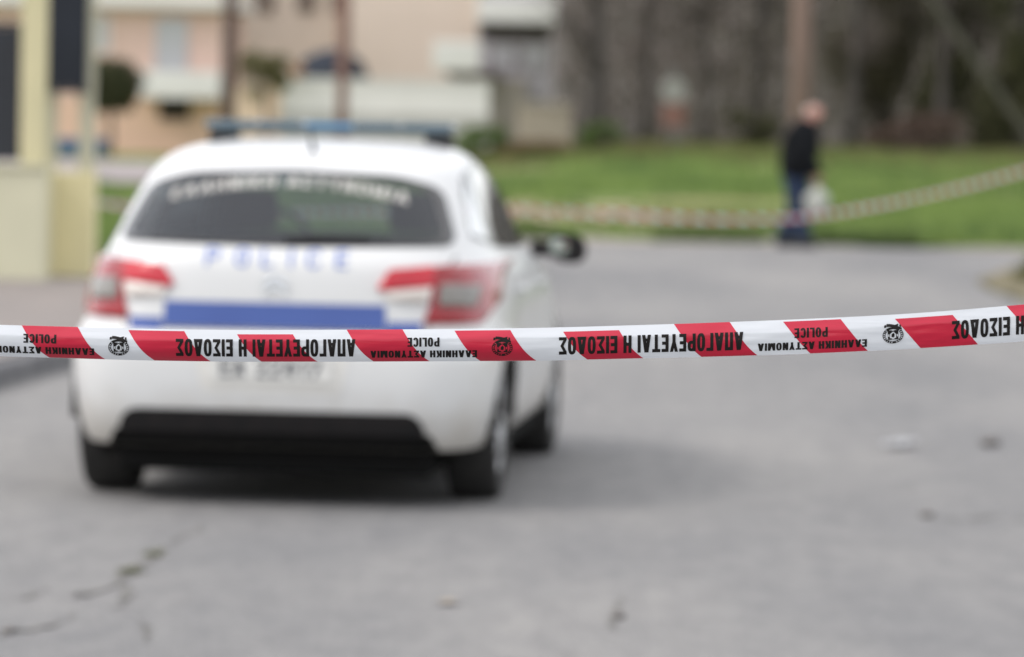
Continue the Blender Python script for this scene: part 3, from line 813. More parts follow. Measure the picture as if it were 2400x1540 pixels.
for x0, x1 in ((-938, -682), (-38, 220), (868, 1118), (1776, 2032), (2700, 2956)):
    tape_text('ΕΛΛΗΝΙΚΗ ΑΣΤΥΝΟΜΙΑ', x0, x1, .65, .87, gap=.10, space=.34, w=.62, sx=.25, sy=.2)
for x0, x1 in ((-846, -770), (55, 132), (955, 1030), (1862, 1940), (2786, 2864)):
    tape_text('POLICE', x0, x1, .25, .53, gap=.085, w=.50, sx=.2, sy=.17)
def emblem(cx, cs, red):
    H = t_bot(cx) - t_top(cx); rx, ry = 24.5, 19.5 / H
    pale = M_TR if red else M_TW
    E_ = empty('emblem', tl_(cx, cs, 0)); E_.parent = tape; EL = tl_(cx, cs, 0)
    def P(x, y, off): return tl_(cx + x * rx, cs + y * ry, off) - EL
    def fan(r_, off, m, name, r0=0.0, n=40):
        v, f = [], []
        for q in (r0, (r_ + r0) / 2, r_):
            for k in range(n): v.append(P(q * math.cos(2 * math.pi * k / n), q * math.sin(2 * math.pi * k / n), off))
        for j in range(2):
            for k in range(n): f.append((j * n + k, j * n + (k + 1) % n, (j + 1) * n + (k + 1) % n, (j + 1) * n + k))
        obj(name, v, f, m, E_, smooth=True)
    def poly(pts, off, m, name):
        v, f = clip_patch(pts, .22, lambda x, y: P(x, y, off)); obj(name, v, f, m, E_, smooth=True)
    fan(1.0, .0014, M_TB, 'emblem_ring', .72)
    if not red: fan(.73, .0010, pale, 'emblem_field', .001)
    poly([(-.52, -.60), (.50, -.62), (.52, .52), (-.48, .54)], .0016, M_TB, 'emblem_square')
    poly([(-.29, .33), (-.30, -.14), (0, -.46), (.29, -.14), (.30, .33), (.0, .40)], .0020, pale, 'emblem_shield')
    poly([(-.15, .20), (-.14, -.10), (.04, -.30), (.15, -.08), (.13, .20), (.02, .27)], .0024, M_TB, 'emblem_figure')
    for q in ([(-.46, -.12), (-.36, -.12), (-.34, .16), (-.45, .16)], [(.35, -.12), (.46, -.12), (.47, .16), (.36, .16)], [(-.10, .40), (.15, .40), (.15, .49), (-.10, .49)],
              [(-.16, -.48), (0, -.66), (.16, -.48), (0, -.57)]):
        poly(q, .0020, pale, 'emblem_mark')
    # ribbon over the top
    vv, ff = [], []
    for k in range(13):
        t = k / 12; x = -.62 + 1.46 * t
        y = -1.22 + .55 * t ** 2.0
        vv += [P(x, y - .17, .0016), P(x - .02, y, .0016), P(x - .04, y + .17, .0016)]
    for k in range(12):
        for j in (0, 1): ff.append((3 * k + j, 3 * k + 3 + j, 3 * k + 4 + j, 3 * k + 1 + j))
    obj('emblem_ribbon', vv, ff, M_TB, E_, smooth=True)
    for q in ([(-.84, -1.24), (-.66, -1.28), (-.66, -.95), (-.86, -.93)], [(.10, -1.22), (.52, -1.36), (.48, -1.10), (.42, -1.08)], [(.58, -1.22), (.74, -1.26), (.78, -.92), (.62, -.98)]):
        poly(q, .0013, M_TB, 'emblem_ribbon_end')
    # lettering round the ring
    word = 'ΕΛΛΗΝΙΚΗ ΑΣΤΥΝΟΜΙΑ'; mb = MB()
    for k, ch in enumerate(word):
        if ch == ' ': continue
        a0 = R(-42 + 262 * k / (len(word) - 1)); q, w = glyph(ch, .6, .2, .18)
        for g in q:
            def fn(a, b):
                rr = .765 + .185 * b; aa = a0 + (a - w / 2) * .20 / .86
                return P(rr * math.cos(aa), rr * math.sin(aa), .0020)
            mb.add(*grid_quad(g, 1, 1, fn))
    mb.build('emblem_lettering', pale, E_)
emblem(278, .60, False); emblem(1177, .585, True); emblem(2093, .58, False)

for px in (-2990, 5390):                         # thin steel stakes that hold the tape, outside the picture
    p = tape_pt(px, .5); e = empty('steel_stake', (p.x, p.y + .03, 0)); tag(e, 'steel stake at the %s end of the near tape' % ('left' if px < 0 else 'right'), 'stake', 'stakes holding the near tape')
    MB().tube([(0, 0, -.05), (0, 0, p.z + .15)], .02, 10).build('shaft', M_SILVER, e, smooth=True)
    MB().lathe([(.024, -.04), (.03, -.04), (.03, .04), (.024, .04)], 'z', 12, (0, 0, p.z)).build('tape_knot', M_TW, e)

# second tape far behind, from the yellow wall to the right
bt = [(205, 470, 39.2), (265, 480, 41.5), (600, 500, 46), (1000, 494, 49), (1230, 492, 50), (1500, 505, 50.4), (1700, 514, 50.6), (1850, 512, 51), (2000, 492, 52), (2200, 452, 53.5), (2400, 401, 55), (2600, 342, 56.4), (2760, 292, 57.4)]
bt_y = pchip([(p[0], p[1]) for p in bt]); bt_d = pchip([(p[0], p[2]) for p in bt])
pts = [at(x, bt_y(x), bt_d(x)) for x in np.arange(205, 2761, 6)]
cum = [0]
for a, b in zip(pts, pts[1:]): cum.append(cum[-1] + (b - a).length)
def bt_at(d):
    i = min(max(int(np.searchsorted(cum, d) - 1), 0), len(pts) - 2); t = (d - cum[i]) / (cum[i + 1] - cum[i])
    return pts[i].lerp(pts[i + 1], t)
bt0 = bt_at(cum[-1] / 2)
tape2 = empty('barrier_tape', bt0)
tag(tape2, 'distant sagging red and white tape in front of the grass and the man', 'tape')
def bt_pt(d, s, off=0):
    p = bt_at(min(max(d, 0), cum[-1] - .001)); tw = .5 * math.sin(d * .55 + 1) + .25 * math.sin(d * 1.7)
    return p + Vector((0, math.sin(tw) * .052 * (s - .5) - off, -math.cos(tw) * .052 * (s - .5))) - bt0
n = int(cum[-1] / .06); v, f = [], []
for i in range(n + 1):
    for s in (0, .5, 1): v.append(bt_pt(cum[-1] * i / n, s))
for i in range(n):
    for j in (0, 1): f.append((3 * i + j, 3 * i + j + 1, 3 * i + j + 4, 3 * i + j + 3))
obj('tape_film', v, f, M_TW, tape2, smooth=True)
d0 = .1
while d0 < cum[-1] - .3:
    vv, ff = [], []
    for j in range(4):
        s = j / 3
        for k in range(3): vv.append(bt_pt(d0 + .05 * s + .11 * k / 2, s, .003))
    for j in range(3):
        for k in range(2): a = j * 3 + k; ff.append((a, a + 1, a + 4, a + 3))
    obj('red_stripe', vv, ff, M_TR, tape2); d0 += .245

# ------------------------------------------------------------------ people
def skin_figure(name, joints, edges, root):
    me = bpy.data.meshes.new(name); keys = list(joints)
    me.from_pydata([joints[k][0] for k in keys], [(keys.index(a), keys.index(b)) for a, b in edges], [])
    o = bpy.data.objects.new(name, me); COL.objects.link(o)
    o.modifiers.new('skin', 'SKIN')
    if not me.skin_vertices: me.attributes.new('skin_vertices', 'FLOAT', 'POINT')
    sv = me.skin_vertices[0].data
    for i, k in enumerate(keys):
        r_ = joints[k][1]; r_ = (r_, r_) if not isinstance(r_, tuple) else r_
        sv[i].radius = r_; sv[i].use_root = (k == root)
    o.modifiers.new('sub', 'SUBSURF').levels = 2
    dg = bpy.context.evaluated_depsgraph_get(); dg.update()
    ev = o.evaluated_get(dg).to_mesh()
    v = [q.co.copy() for q in ev.vertices]; nrm = [q.normal.copy() for q in ev.vertices]; f = [list(p.vertices) for p in ev.polygons]
    bpy.data.objects.remove(o)
    return v, nrm, f

J = {'pelvis': ((0, 0, .94), (.15, .125)), 'spine': ((.03, 0, 1.10), (.165, .155)), 'chest': ((.06, 0, 1.28), (.175, .155)), 'upper': ((.085, 0, 1.42), (.12, .09)),
     'neck': ((.12, 0, 1.50), .058), 'jaw': ((.15, 0, 1.555), (.07, .075)), 'head': ((.155, 0, 1.635), (.083, .10)), 'top': ((.145, 0, 1.705), (.055, .065)),
     'nose': ((.262, 0, 1.605), .014)}
E2 = [('pelvis', 'spine'), ('spine', 'chest'), ('chest', 'upper'), ('upper', 'neck'), ('neck', 'jaw'), ('jaw', 'head'), ('head', 'top'), ('head', 'nose')]
REG = {'neck': 'head', 'jaw': 'head', 'head': 'head', 'top': 'head', 'nose': 'head'}
for s, sd in (('r', -1), ('l', 1)):
    fw = 1 if s == 'r' else 0
    A = {'shoulder': ((.075, sd * .165, 1.405), .078), 'elbow': ((.05 + .05 * fw, sd * .235, 1.13), .054), 'wrist': ((.08 + .12 * fw, sd * .235, .91), .034), 'palm': ((.09 + .13 * fw, sd * .232, .855), (.04, .022)),
         'hip': ((.0, sd * .095, .87), .105), 'knee': ((.02 + .07 * fw, sd * .10, .50), .064), 'ankle': ((-.13 + .21 * fw, sd * .10, .095), .045), 'heel': ((-.17 + .21 * fw, sd * .10, .045), .042), 'toe': ((.02 + .21 * fw, sd * .115, .035), (.045, .03))}
    for k, q in A.items(): J[k + s] = q; REG[k + s] = {'palm': 'hand', 'ankle': 'foot', 'heel': 'foot', 'toe': 'foot'}.get(k, 'x')
    E2 += [('upper', 'shoulder' + s), ('shoulder' + s, 'elbow' + s), ('elbow' + s, 'wrist' + s), ('wrist' + s, 'palm' + s), ('pelvis', 'hip' + s), ('hip' + s, 'knee' + s), ('knee' + s, 'ankle' + s), ('ankle' + s, 'heel' + s), ('ankle' + s, 'toe' + s)]
    px_, py_, pz_ = A['palm'][0]
    for i, (oy, ln_) in enumerate(((.028, .068), (.009, .076), (-.010, .071), (-.028, .056))):   # four fingers, curled
        a, b, c = f'f{i}a{s}', f'f{i}b{s}', f'f{i}c{s}'
        J[a] = ((px_ + oy, py_ + sd * .004, pz_ - .045), .0095); J[b] = ((px_ + oy, py_ - sd * .004, pz_ - .045 - ln_ * .5), .0088); J[c] = ((px_ + oy - .004, py_ - sd * .03, pz_ - .045 - ln_ * .72), .0078)
        E2 += [('palm' + s, a), (a, b), (b, c)]
        for k in (a, b, c): REG[k] = 'hand'
    a, b = 'ta' + s, 'tb' + s
    J[a] = ((px_ + .042, py_ - sd * .014, pz_ - .012), .0105); J[b] = ((px_ + .05, py_ - sd * .035, pz_ - .048), .009)
    E2 += [('palm' + s, a), (a, b)]; REG[a] = REG[b] = 'hand'
pv_, pn_, pf_ = skin_figure('person_base', J, E2, 'pelvis')
def region(c):
    best, lab = 9, None
    for a, b in E2:
        A_, B_ = Vector(J[a][0]), Vector(J[b][0]); d = B_ - A_
        t = min(1, max(0, (c - A_).dot(d) / d.length_squared)); q = (c - A_ - d * t).length
        if q < best:
            best = q; far_ = b if t > .5 else a
            lab = REG.get(far_, 'x'); seg = (a, b)
    if lab == 'foot' and c.z > .13: return 'jeans'
    if lab == 'x':
        if any(k.startswith(('elbow', 'wrist', 'shoulder')) for k in seg) and not any(k.startswith('hip') for k in seg): return 'jacket'
        return 'jacket' if c.z > .88 else 'jeans'
    return lab
zmin = min(p.z for p in pv_); pv_ = [p - Vector((0, 0, zmin)) for p in pv_]
regs = [region(sum((pv_[i] for i in q), Vector()) / len(q) + Vector((0, 0, zmin))) for q in pf_]
PP = on_ground(1860, 580); PP.z = 0
man = obj('person', pv_, pf_, mat('skin', (.55, .30, .24), (.48, .25, .2), rough=.55), smooth=True, loc=PP)
man.rotation_euler = (0, 0, R(-6)); man.scale = (1.22, 1.2, 1.0)
tag(man, 'man in dark jacket and blue jeans walking past the pole with a white bag', 'person')
def garment(name, test, off, m):
    fs = [q for q, r_ in zip(pf_, regs) if test(q, r_)]; idx = {}
    for q in fs:
        for i in q: idx.setdefault(i, len(idx))
    v = [None] * len(idx)
    for i, k in idx.items():
        p = pv_[i] + pn_[i] * off; v[k] = Vector((p.x, p.y, max(.004, p.z)))
    o = obj(name, v, [[idx[i] for i in q] for q in fs], m, man, smooth=True)
    md = o.modifiers.new('thick', 'SOLIDIFY'); md.thickness = .006; md.offset = 0
    return o
garment('jacket', lambda q, r_: r_ == 'jacket', .045, mat('dark_jacket', (.006, .007, .009), (.010, .011, .013), rough=.9, spec=.1, scale=9))
garment('jeans', lambda q, r_: r_ == 'jeans', .030, mat('denim', (.011, .024, .058), (.016, .031, .07), rough=.9, scale=9))
garment('shoes', lambda q, r_: r_ == 'foot', .012, mat('shoe_leather', (.03, .026, .024), rough=.6))
def is_hair(q, r_):
    if r_ != 'head': return False
    c = sum((pv_[i] for i in q), Vector()) / len(q)
    return c.z > 1.665 or (c.z > 1.575 and c.x < .13)
garment('hair', is_hair, .010, mat('grey_hair', (.55, .5, .46), (.42, .38, .35), rough=.8, scale=60))
for sd in (-1, 1):
    bm = bmesh.new(); bmesh.ops.create_icosphere(bm, subdivisions=2, radius=1)
    obj('eye', [(.232 + q.co.x * .011, sd * .034 + q.co.y * .013, 1.632 - zmin + q.co.z * .008) for q in bm.verts], [[q.index for q in g.verts] for g in bm.faces], mat('eye_dark', (.03, .025, .02), rough=.3), man, smooth=True)
    obj('ear', [(.14 + q.co.x * .025, sd * .088 + q.co.y * .012, 1.61 - zmin + q.co.z * .034) for q in bm.verts], [[q.index for q in g.verts] for g in bm.faces], MATS['skin'], man, smooth=True)
    bm.free()
obj('mouth', [(.231, -.024, 1.562 - zmin), (.243, 0, 1.560 - zmin), (.231, .024, 1.562 - zmin), (.232, .02, 1.572 - zmin), (.245, 0, 1.574 - zmin), (.232, -.02, 1.572 - zmin)], [(0, 1, 4, 5), (1, 2, 3, 4)], mat('lips', (.4, .14, .13), rough=.5), man)
# the bag in his hand
HR = man.matrix_basis @ Vector((.222, -.232, .79 - zmin))
v, f = [], []; nu, nv = 28, 16
for j in range(nv + 1):
    t = j / nv; z = -.40 + .37 * t
    w = .172 * math.sin(math.pi * min(1, .12 + t * .62)) ** .7 * (1 - .75 * sm(.55, 1, t)); 
    for i in range(nu):
        a = 2 * math.pi * i / nu; k = 1 + .10 * mnoise.noise(Vector((math.cos(a) * 2, math.sin(a) * 2, t * 4)))
        v.append((.86 * w * k * math.cos(a), .62 * w * k * math.sin(a), z + .012 * math.sin(5 * a) * (1 - t)))
for j in range(nv):
    for i in range(nu):
        a = j * nu + i; b = j * nu + (i + 1) % nu; f.append((a, b, b + nu, a + nu))
f.append(tuple(range(nu - 1, -1, -1)))
M_BAG = mat('white_plastic_film', (.46, .47, .43), (.38, .39, .35), rough=.4, scale=9, bump=.4, bscale=14)
bag = empty('carrier_bag', HR, R(-6)); tag(bag, 'full white plastic carrier bag hanging from the walking man\'s hand', 'bag')
obj('bag_body', v, f, M_BAG, bag, smooth=True)
for sd in (-1, 1):
    MB().tube([(-.045, sd * .02, -.05), (-.03, sd * .012, -.0), (0, sd * .006, .012), (.03, sd * .012, -.0), (.045, sd * .02, -.05)], .007, 6).build('bag_handle', M_BAG, bag, smooth=True)

# ------------------------------------------------------------------ poles and sign
M_POLE = mat('weathered_pole_wood', (.225, .155, .125), (.165, .12, .10), rough=.9, scale=3, stretch=(8, 8, .5), bump=.4, bscale=12)
def pole(px, Y, r_, h, lean_, label, m=M_POLE):
    b = at(px, 600, Y); b.z = terrain(b.x, Y) - .3
    e = empty('utility_pole', (b.x, Y, 0)); tag(e, label, 'pole', 'wooden utility poles')
    MB().tube([(0, 0, b.z), (lean_ * .3, 0, 2.5), (lean_, 0, h)], [r_ * 1.08, r_, r_ * .7], 14).build('pole_shaft', m, e, smooth=True)
    MB().box(lean_ - .75, lean_ + .75, -.05, .05, h - .55, h - .43).build('cross_arm', m, e)
    for x in (-.65, -.25, .25, .65):
        MB().lathe([(.001, 0), (.03, 0), (.045, .03), (.03, .06), (.045, .09), (.02, .13), (.001, .13)], 'z', 10, (lean_ + x, 0, h - .43)).build('insulator', mat('porcelain', (.5, .47, .44), rough=.3), e)
pole(1870, 61, .135, 8.5, -.05, 'brown wooden utility pole rising directly behind the walking man')
pole(528, 78, .12, 8.5, .03, 'dark wooden pole between the pink house and the beige building', mat('dark_pole_wood', (.13, .085, .075), (.09, .065, .06), rough=.9, scale=3, stretch=(8, 8, .5)))
pole(796, 84, .10, 8.5, -.02, 'thin reddish wooden pole crossing in front of the dark blue parasol', mat('red_pole_wood', (.26, .14, .115), (.19, .11, .095), rough=.9, scale=3, stretch=(8, 8, .5)))
sp0 = at(1577, 300, 108); gz = terrain(sp0.x, 108)
sg_ = empty('street_sign', (sp0.x, 108, gz)); tag(sg_, 'white and faded red sign on a grey post in the meadow', 'sign')
MB().tube([(0, .03, -.2), (0, .03, 2.05)], .035, 10).build('post', mat('galvanised', (.2, .2, .19), rough=.6, metal=.3), sg_, smooth=True)
def zat(py, px, Y): return at(px, py, Y).z
MB().lathe([(.001, -.02), (.29, -.02), (.29, .0), (.001, .0)], 'y', 28, (0, 0, zat(212, 1577, 108) - gz)).build('round_plate', mat('sign_white', (.28, .28, .26), (.24, .24, .225), rough=.6, scale=4), sg_)
zz = zat(268, 1577, 108) - gz
MB().box(-.27, .27, -.02, .0, zz - .29, zz + .25, bev=.008).build('red_plate', mat('sign_faded_red', (.21, .10, .08), (.17, .09, .072), rough=.7, scale=5), sg_)

# ------------------------------------------------------------------ yellow garden wall with its posts at the left
M_YEL = mat('yellow_render', (.66, .61, .38), (.60, .56, .35), rough=.9, scale=2.5, bump=.2, bscale=50)
M_GREYW = mat('greyish_render', (.64, .62, .46), (.58, .565, .42), rough=.9, scale=2, bump=.2, bscale=50)
M_DSH = mat('dark_sheet', (.017, .021, .03), (.012, .015, .02), rough=.6, scale=4)
gw = empty('garden_wall', (-3.8, 38, .12)); tag(gw, 'low yellow rendered wall with tall square post beside the pavement', 'wall')
def wpart(name, x0, x1, y0, y1, z0, z1, m, par, bev=.012):
    L = par.location
    return MB().box(x0 - L.x, x1 - L.x, y0 - L.y, y1 - L.y, z0 - L.z, z1 - L.z, bev=bev).build(name, m, par)
wpart('front_wall', -7.2, -3.80, 38.0, 38.25, .05, 1.02, M_GREYW, gw)
wpart('side_wall', -4.0, -3.48, 38.9, 39.15, .05, .99, mat('lightened_yellow_render', (.80, .73, .45), (.74, .68, .42), rough=.9, scale=2.5), gw)  # side wall yellow lightened to offset the shade it stands in
wpart('return_wall', -4.0, -3.81, 38.255, 38.89, .05, 1.0, M_YEL, gw)
wpart('wall_coping', -7.22, -3.78, 37.97, 38.28, 1.023, 1.06, M_GREYW, gw)
wpart('post', -4.01, -3.815, 38.02, 38.23, 1.063, 3.1, M_YEL, gw)
wpart('post', -3.62, -3.50, 38.96, 39.09, .993, 3.255, mat('pale_post', (.55, .54, .42), (.5, .49, .38), rough=.9), gw, .006)
wpart('post', -3.93, -3.81, 39.0, 39.06, .993, 3.255, MATS['pale_post'], gw, .006)
wpart('top_rail', -4.0, -3.45, 38.98, 39.07, 3.26, 3.33, M_YEL, gw)
ds = empty('dark_screen', (-5.1, 38.1, 1.06)); tag(ds, 'black sheet screen standing on the wall at the picture edge', 'screen')
wpart('sheet', -6.6, -4.022, 38.08, 38.12, 1.09, 2.16, M_DSH, ds, .004)
wpart('screen_rail', -6.6, -4.022, 38.07, 38.13, 2.165, 2.20, M_DSH, ds, .004)
aw = empty('roller_blind', (-3.73, 38.92, 1.7)); tag(aw, 'dark navy roller blind hanging beside the yellow post', 'blind')
wpart('blind_cloth', -3.93, -3.56, 38.90, 38.93, 1.68, 3.25, mat('navy_cloth', (.020, .026, .038), (.014, .018, .027), rough=.85, scale=3, stretch=(10, 1, 1)), aw, .004)
wpart('blind_rail', -3.94, -3.55, 38.89, 38.94, 1.645, 1.677, M_DSH, aw, .004)

# ------------------------------------------------------------------ houses at the far side
M_WHT = mat('white_render', (.80, .79, .77), (.74, .73, .71), rough=.9, scale=1.0)
M_PINK = mat('pink_render', (.74, .545, .47), (.69, .505, .435), rough=.9, scale=.7)
M_ORNG = mat('terracotta_render', (.78, .545, .42), (.72, .50, .385), rough=.9, scale=.7)
M_BEIG = mat('beige_render', (.70, .615, .54), (.64, .565, .495), rough=.9, scale=.7)
M_CREAM = mat('cream_render', (.84, .73, .635), (.80, .69, .595), rough=.9, scale=.6)
M_LAV = mat('grey_render', (.46, .43, .46), (.40, .38, .40), rough=.9, scale=.8)
M_DWIN = glass_mat('house_glass', (.1, .1, .1))
M_DARK = mat('dark_room', (.03, .028, .028), rough=.9)
M_TILE = mat('roof_tile', (.36, .16, .1), (.28, .13, .085), rough=.85, scale=2, stretch=(6, 1, 1))
def house(name, label, x0, x1, y0, y1, base, cat='house'):
    e = empty(name, ((x0 + x1) / 2, y0, base)); return tag(e, label, cat)
def window(par, x0, x1, z0, z1, y, frame, blind=None):
    L = par.location; w = empty('window', (0, 0, 0)); w.parent = par
    t = .06
    mb = MB()
    for a in ((x0 - t, x0, z0 - t, z1 + t), (x1, x1 + t, z0 - t, z1 + t)): mb.box(a[0] - L.x, a[1] - L.x, y - .06 - L.y, y + .02 - L.y, a[2] - L.z, a[3] - L.z)
    for a in ((x0, x1, z0 - t, z0), (x0, x1, z1, z1 + t), ): mb.box(a[0] - L.x, a[1] - L.x, y - .058 - L.y, y + .02 - L.y, a[2] - L.z, a[3] - L.z)
    xm = (x0 + x1) / 2; mb.box(xm - .025 - L.x, xm + .025 - L.x, y - .05 - L.y, y + .02 - L.y, z0 - L.z, z1 - L.z)
    mb.build('frame', frame, w)
    MB().box(x0 - L.x, x1 - L.x, y - .03 - L.y, y - .022 - L.y, z0 - L.z, z1 - L.z).build('pane', blind or M_DARK, w)
h1 = house('pink_house', 'pink house with white balcony and eaves at the far left', -17, -8.7, 140, 149, 0)
wpart('upper_wall', -17, -8.7, 140, 149, 1.62, 4.33, M_PINK, h1, 0)
wpart('lower_wall', -16.98, -8.72, 140.02, 148.9, -.1, 1.615, M_ORNG, h1, 0)
wpart('eaves', -17.6, -8.35, 139.45, 149.6, 4.335, 4.72, M_WHT, h1, .03)
wpart('attic_wall', -16.5, -9.3, 141, 148, 4.725, 7.2, M_PINK, h1, 0)
L = h1.location
mb = MB(); rx0, rx1, ry0, ry1 = -17.1 - L.x, -8.7 - L.x, 140.3 - L.y, 148.7 - L.y
mb.add([(rx0, ry0, 7.2), (rx1, ry0, 7.2), (rx1, ry1, 7.2), (rx0, ry1, 7.2), (rx0 + 2, (ry0 + ry1) / 2, 8.9), (rx1 - 2, (ry0 + ry1) / 2, 8.9)], [(0, 1, 5, 4), (1, 2, 5), (2, 3, 4, 5), (3, 0, 4), (3, 2, 1, 0)])
mb.build('roof', M_TILE, h1)
bl = wpart('balcony', -11.1, -8.78, 138.7, 139.98, 1.66, 1.80, M_WHT, h1, .01)
wpart('balcony_parapet', -11.1, -8.78, 138.7, 138.84, 1.805, 2.46, M_WHT, h1, .01)
wpart('balcony_parapet', -11.1, -10.97, 138.845, 139.98, 1.805, 2.45, M_WHT, h1, .01)
wpart('balcony_parapet', -8.91, -8.78, 138.845, 139.98, 1.805, 2.45, M_WHT, h1, .01)
wpart('balcony_door', -10.78, -9.82, 139.93, 139.99, 1.82, 4.04, mat('grey_white_shutter', (.50, .51, .53), (.46, .47, .49), rough=.7, scale=3), h1, .01)
window(h1, -12.72, -12.2, 3.05, 4.0, 139.99, M_WHT, mat('pale_blind', (.5, .5, .52), rough=.8))
window(h1, -10.58, -9.78, 1.08, 1.56, 140.01, mat('brown_frame', (.08, .06, .055), rough=.8))
window(h1, -14.6, -13.8, 3.05, 4.0, 139.99, M_WHT, MATS['pale_blind'])

h2 = house('beige_building', 'beige two-tone building with the tall cream wall behind the car roof', -9.25, -1.27, 149, 160, 0, 'building')
wpart('left_wall', -9.25, -5.30, 151, 160, -.1, 8.2, M_BEIG, h2, 0)
wpart('cream_wall', -5.295, -1.27, 149, 159.9, -.1, 8.0, M_CREAM, h2, 0)
wpart('roof_slab', -9.6, -5.29, 150.4, 160.3, 8.205, 8.5, M_WHT, h2, .02)
wpart('roof_slab', -5.285, -.95, 148.4, 160.3, 8.205, 8.46, M_WHT, h2, .02)
for a in (-7.05, -8.4, -5.95): window(h2, a, a + .5, 4.55, 5.9, 150.99, mat('grey_brown_frame', (.2, .17, .15), rough=.8), mat('brown_blind', (.22, .18, .155), rough=.8))
wpart('downpipe', -5.42, -5.34, 150.9, 150.99, .0, 8.1, MATS['grey_brown_frame'], h2, 0)
h3 = house('grey_house', 'grey house with white roof slab between cream wall and woods', -1.2, 1.1, 142, 150, 0)
wpart('grey_wall', -1.2, 1.05, 142, 150, -.1, 4.05, M_LAV, h3, 0)
wpart('roof_slab', -1.22, 1.15, 141.4, 150.5, 4.12, 4.85, M_WHT, h3, .04)
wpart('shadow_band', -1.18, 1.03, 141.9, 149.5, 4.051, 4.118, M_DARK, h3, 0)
wpart('soffit_shade_strip', -1.1, .95, 141.95, 141.995, 3.62, 4.04, mat('soffit_shade', (.07, .06, .055), rough=.9), h3, 0)  # dark strip laid on the wall as the roof slab's shade
wpart('upper_storey', -1.0, .8, 142.5, 149.5, 4.855, 7.8, M_LAV, h3, 0)
window(h3, -.8, -.1, 2.75, 3.5, 141.99, MATS['grey_brown_frame'], MATS['pale_blind'])
window(h3, .2, .8, 2.75, 3.5, 141.99, MATS['grey_brown_frame'], MATS['pale_blind'])
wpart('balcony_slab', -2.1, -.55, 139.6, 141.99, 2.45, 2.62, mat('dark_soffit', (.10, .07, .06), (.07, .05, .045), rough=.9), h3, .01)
wpart('balcony_parapet', -2.5, -1.1, 139.55, 139.7, 2.63, 3.5, M_WHT, h3, .05)
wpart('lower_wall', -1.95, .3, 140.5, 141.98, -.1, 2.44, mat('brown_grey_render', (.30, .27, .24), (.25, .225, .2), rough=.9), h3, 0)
# boundary walls
ww = empty('white_wall', (-3.6, 128, 0)); tag(ww, 'long white boundary wall in front of the beige building', 'wall')
wpart('wall_face', -6.4, -.75, 128, 128.2, -.1, 2.2, M_WHT, ww, .01)
wpart('coping', -6.45, -.7, 127.95, 128.25, 2.203, 2.28, M_WHT, ww, .01)
wpart('plinth', -6.41, -.74, 127.95, 128.0, -.1, 1.35, mat('grey_plinth', (.5, .49, .465), (.44, .435, .41), rough=.9, scale=1), ww, .005)
cw = empty('peach_wall', (-7.1, 128.5, 0)); tag(cw, 'short peach garden wall between dark pole and white wall', 'wall')
wpart('wall_face', -7.8, -6.46, 128.4, 128.6, -.1, 1.98, mat('peach_render', (.80, .62, .47), (.74, .58, .44), rough=.9), cw, .01)
wpart('coping', -7.85, -6.46, 128.35, 128.65, 1.983, 2.04, mat('peach_coping', (.6, .5, .4), rough=.9), cw, .01)
lw = empty('low_beige_wall', (.9, 121, terrain(.9, 121))); tag(lw, 'low beige stone wall at the foot of the woods', 'wall')
wpart('wall_face', .05, 1.45, 121, 121.4, .2, 1.62, mat('beige_stone', (.40, .35, .28), (.33, .29, .23), rough=.95, scale=3, bump=.5, bscale=6), lw, .06)
wpart('cap_stone', .0, 1.5, 120.95, 121.45, 1.623, 1.72, mat('beige_cap', (.42, .38, .31), rough=.95), lw, .03)
# parasol and pot behind the white wall
pc = at(778, 150, 133); pa = empty('parasol', (pc.x, 133, 0)); tag(pa, 'open dark blue parasol above the white wall', 'parasol')
zt, zb = zat(118, 778, 133), zat(178, 778, 133)
mb = MB(); n = 16; prof = [(.02, zt + .04), (.45, zt - .06), (.82, zt - .26), (1.03, zb + .02), (1.05, zb - .10)]
vv = [(r_ * math.cos(2 * math.pi * k / n) * (1 + .02 * (k % 2)), r_ * math.sin(2 * math.pi * k / n), z) for r_, z in prof for k in range(n)]
ff = [(i * n + k, i * n + (k + 1) % n, (i + 1) * n + (k + 1) % n, (i + 1) * n + k) for i in range(len(prof) - 1) for k in range(n)]
o = obj('canopy', vv, ff, mat('navy_canvas', (.03, .038, .055), (.022, .028, .042), rough=.9), pa)
o.modifiers.new('thick', 'SOLIDIFY').thickness = .01
MB().tube([(0, 0, 0), (0, 0, zt + .06)], .025, 10).build('parasol_pole', M_SILVER, pa)
for k in range(8):
    a = 2 * math.pi * k / 8; MB().tube([(0, 0, zt - .45), (.62 * math.cos(a), .62 * math.sin(a), zt - .28)], .008, 5).build('rib', M_SILVER, pa)
pp = at(697, 200, 128.1); po = empty('terracotta_pot', (pp.x, 128.1, 2.28)); tag(po, 'orange terracotta pot standing on the white wall', 'pot')
MB().lathe([(.001, 0), (.11, 0), (.17, .26), (.19, .26), (.19, .32), (.16, .32), (.15, .24), (.001, .22)], 'z', 20).build('pot_body', mat('terracotta', (.55, .27, .12), (.48, .23, .1), rough=.85, scale=6), po, smooth=True)
MB().lathe([(.001, .225), (.15, .24)], 'z', 16).build('soil', M_CRACK, po)
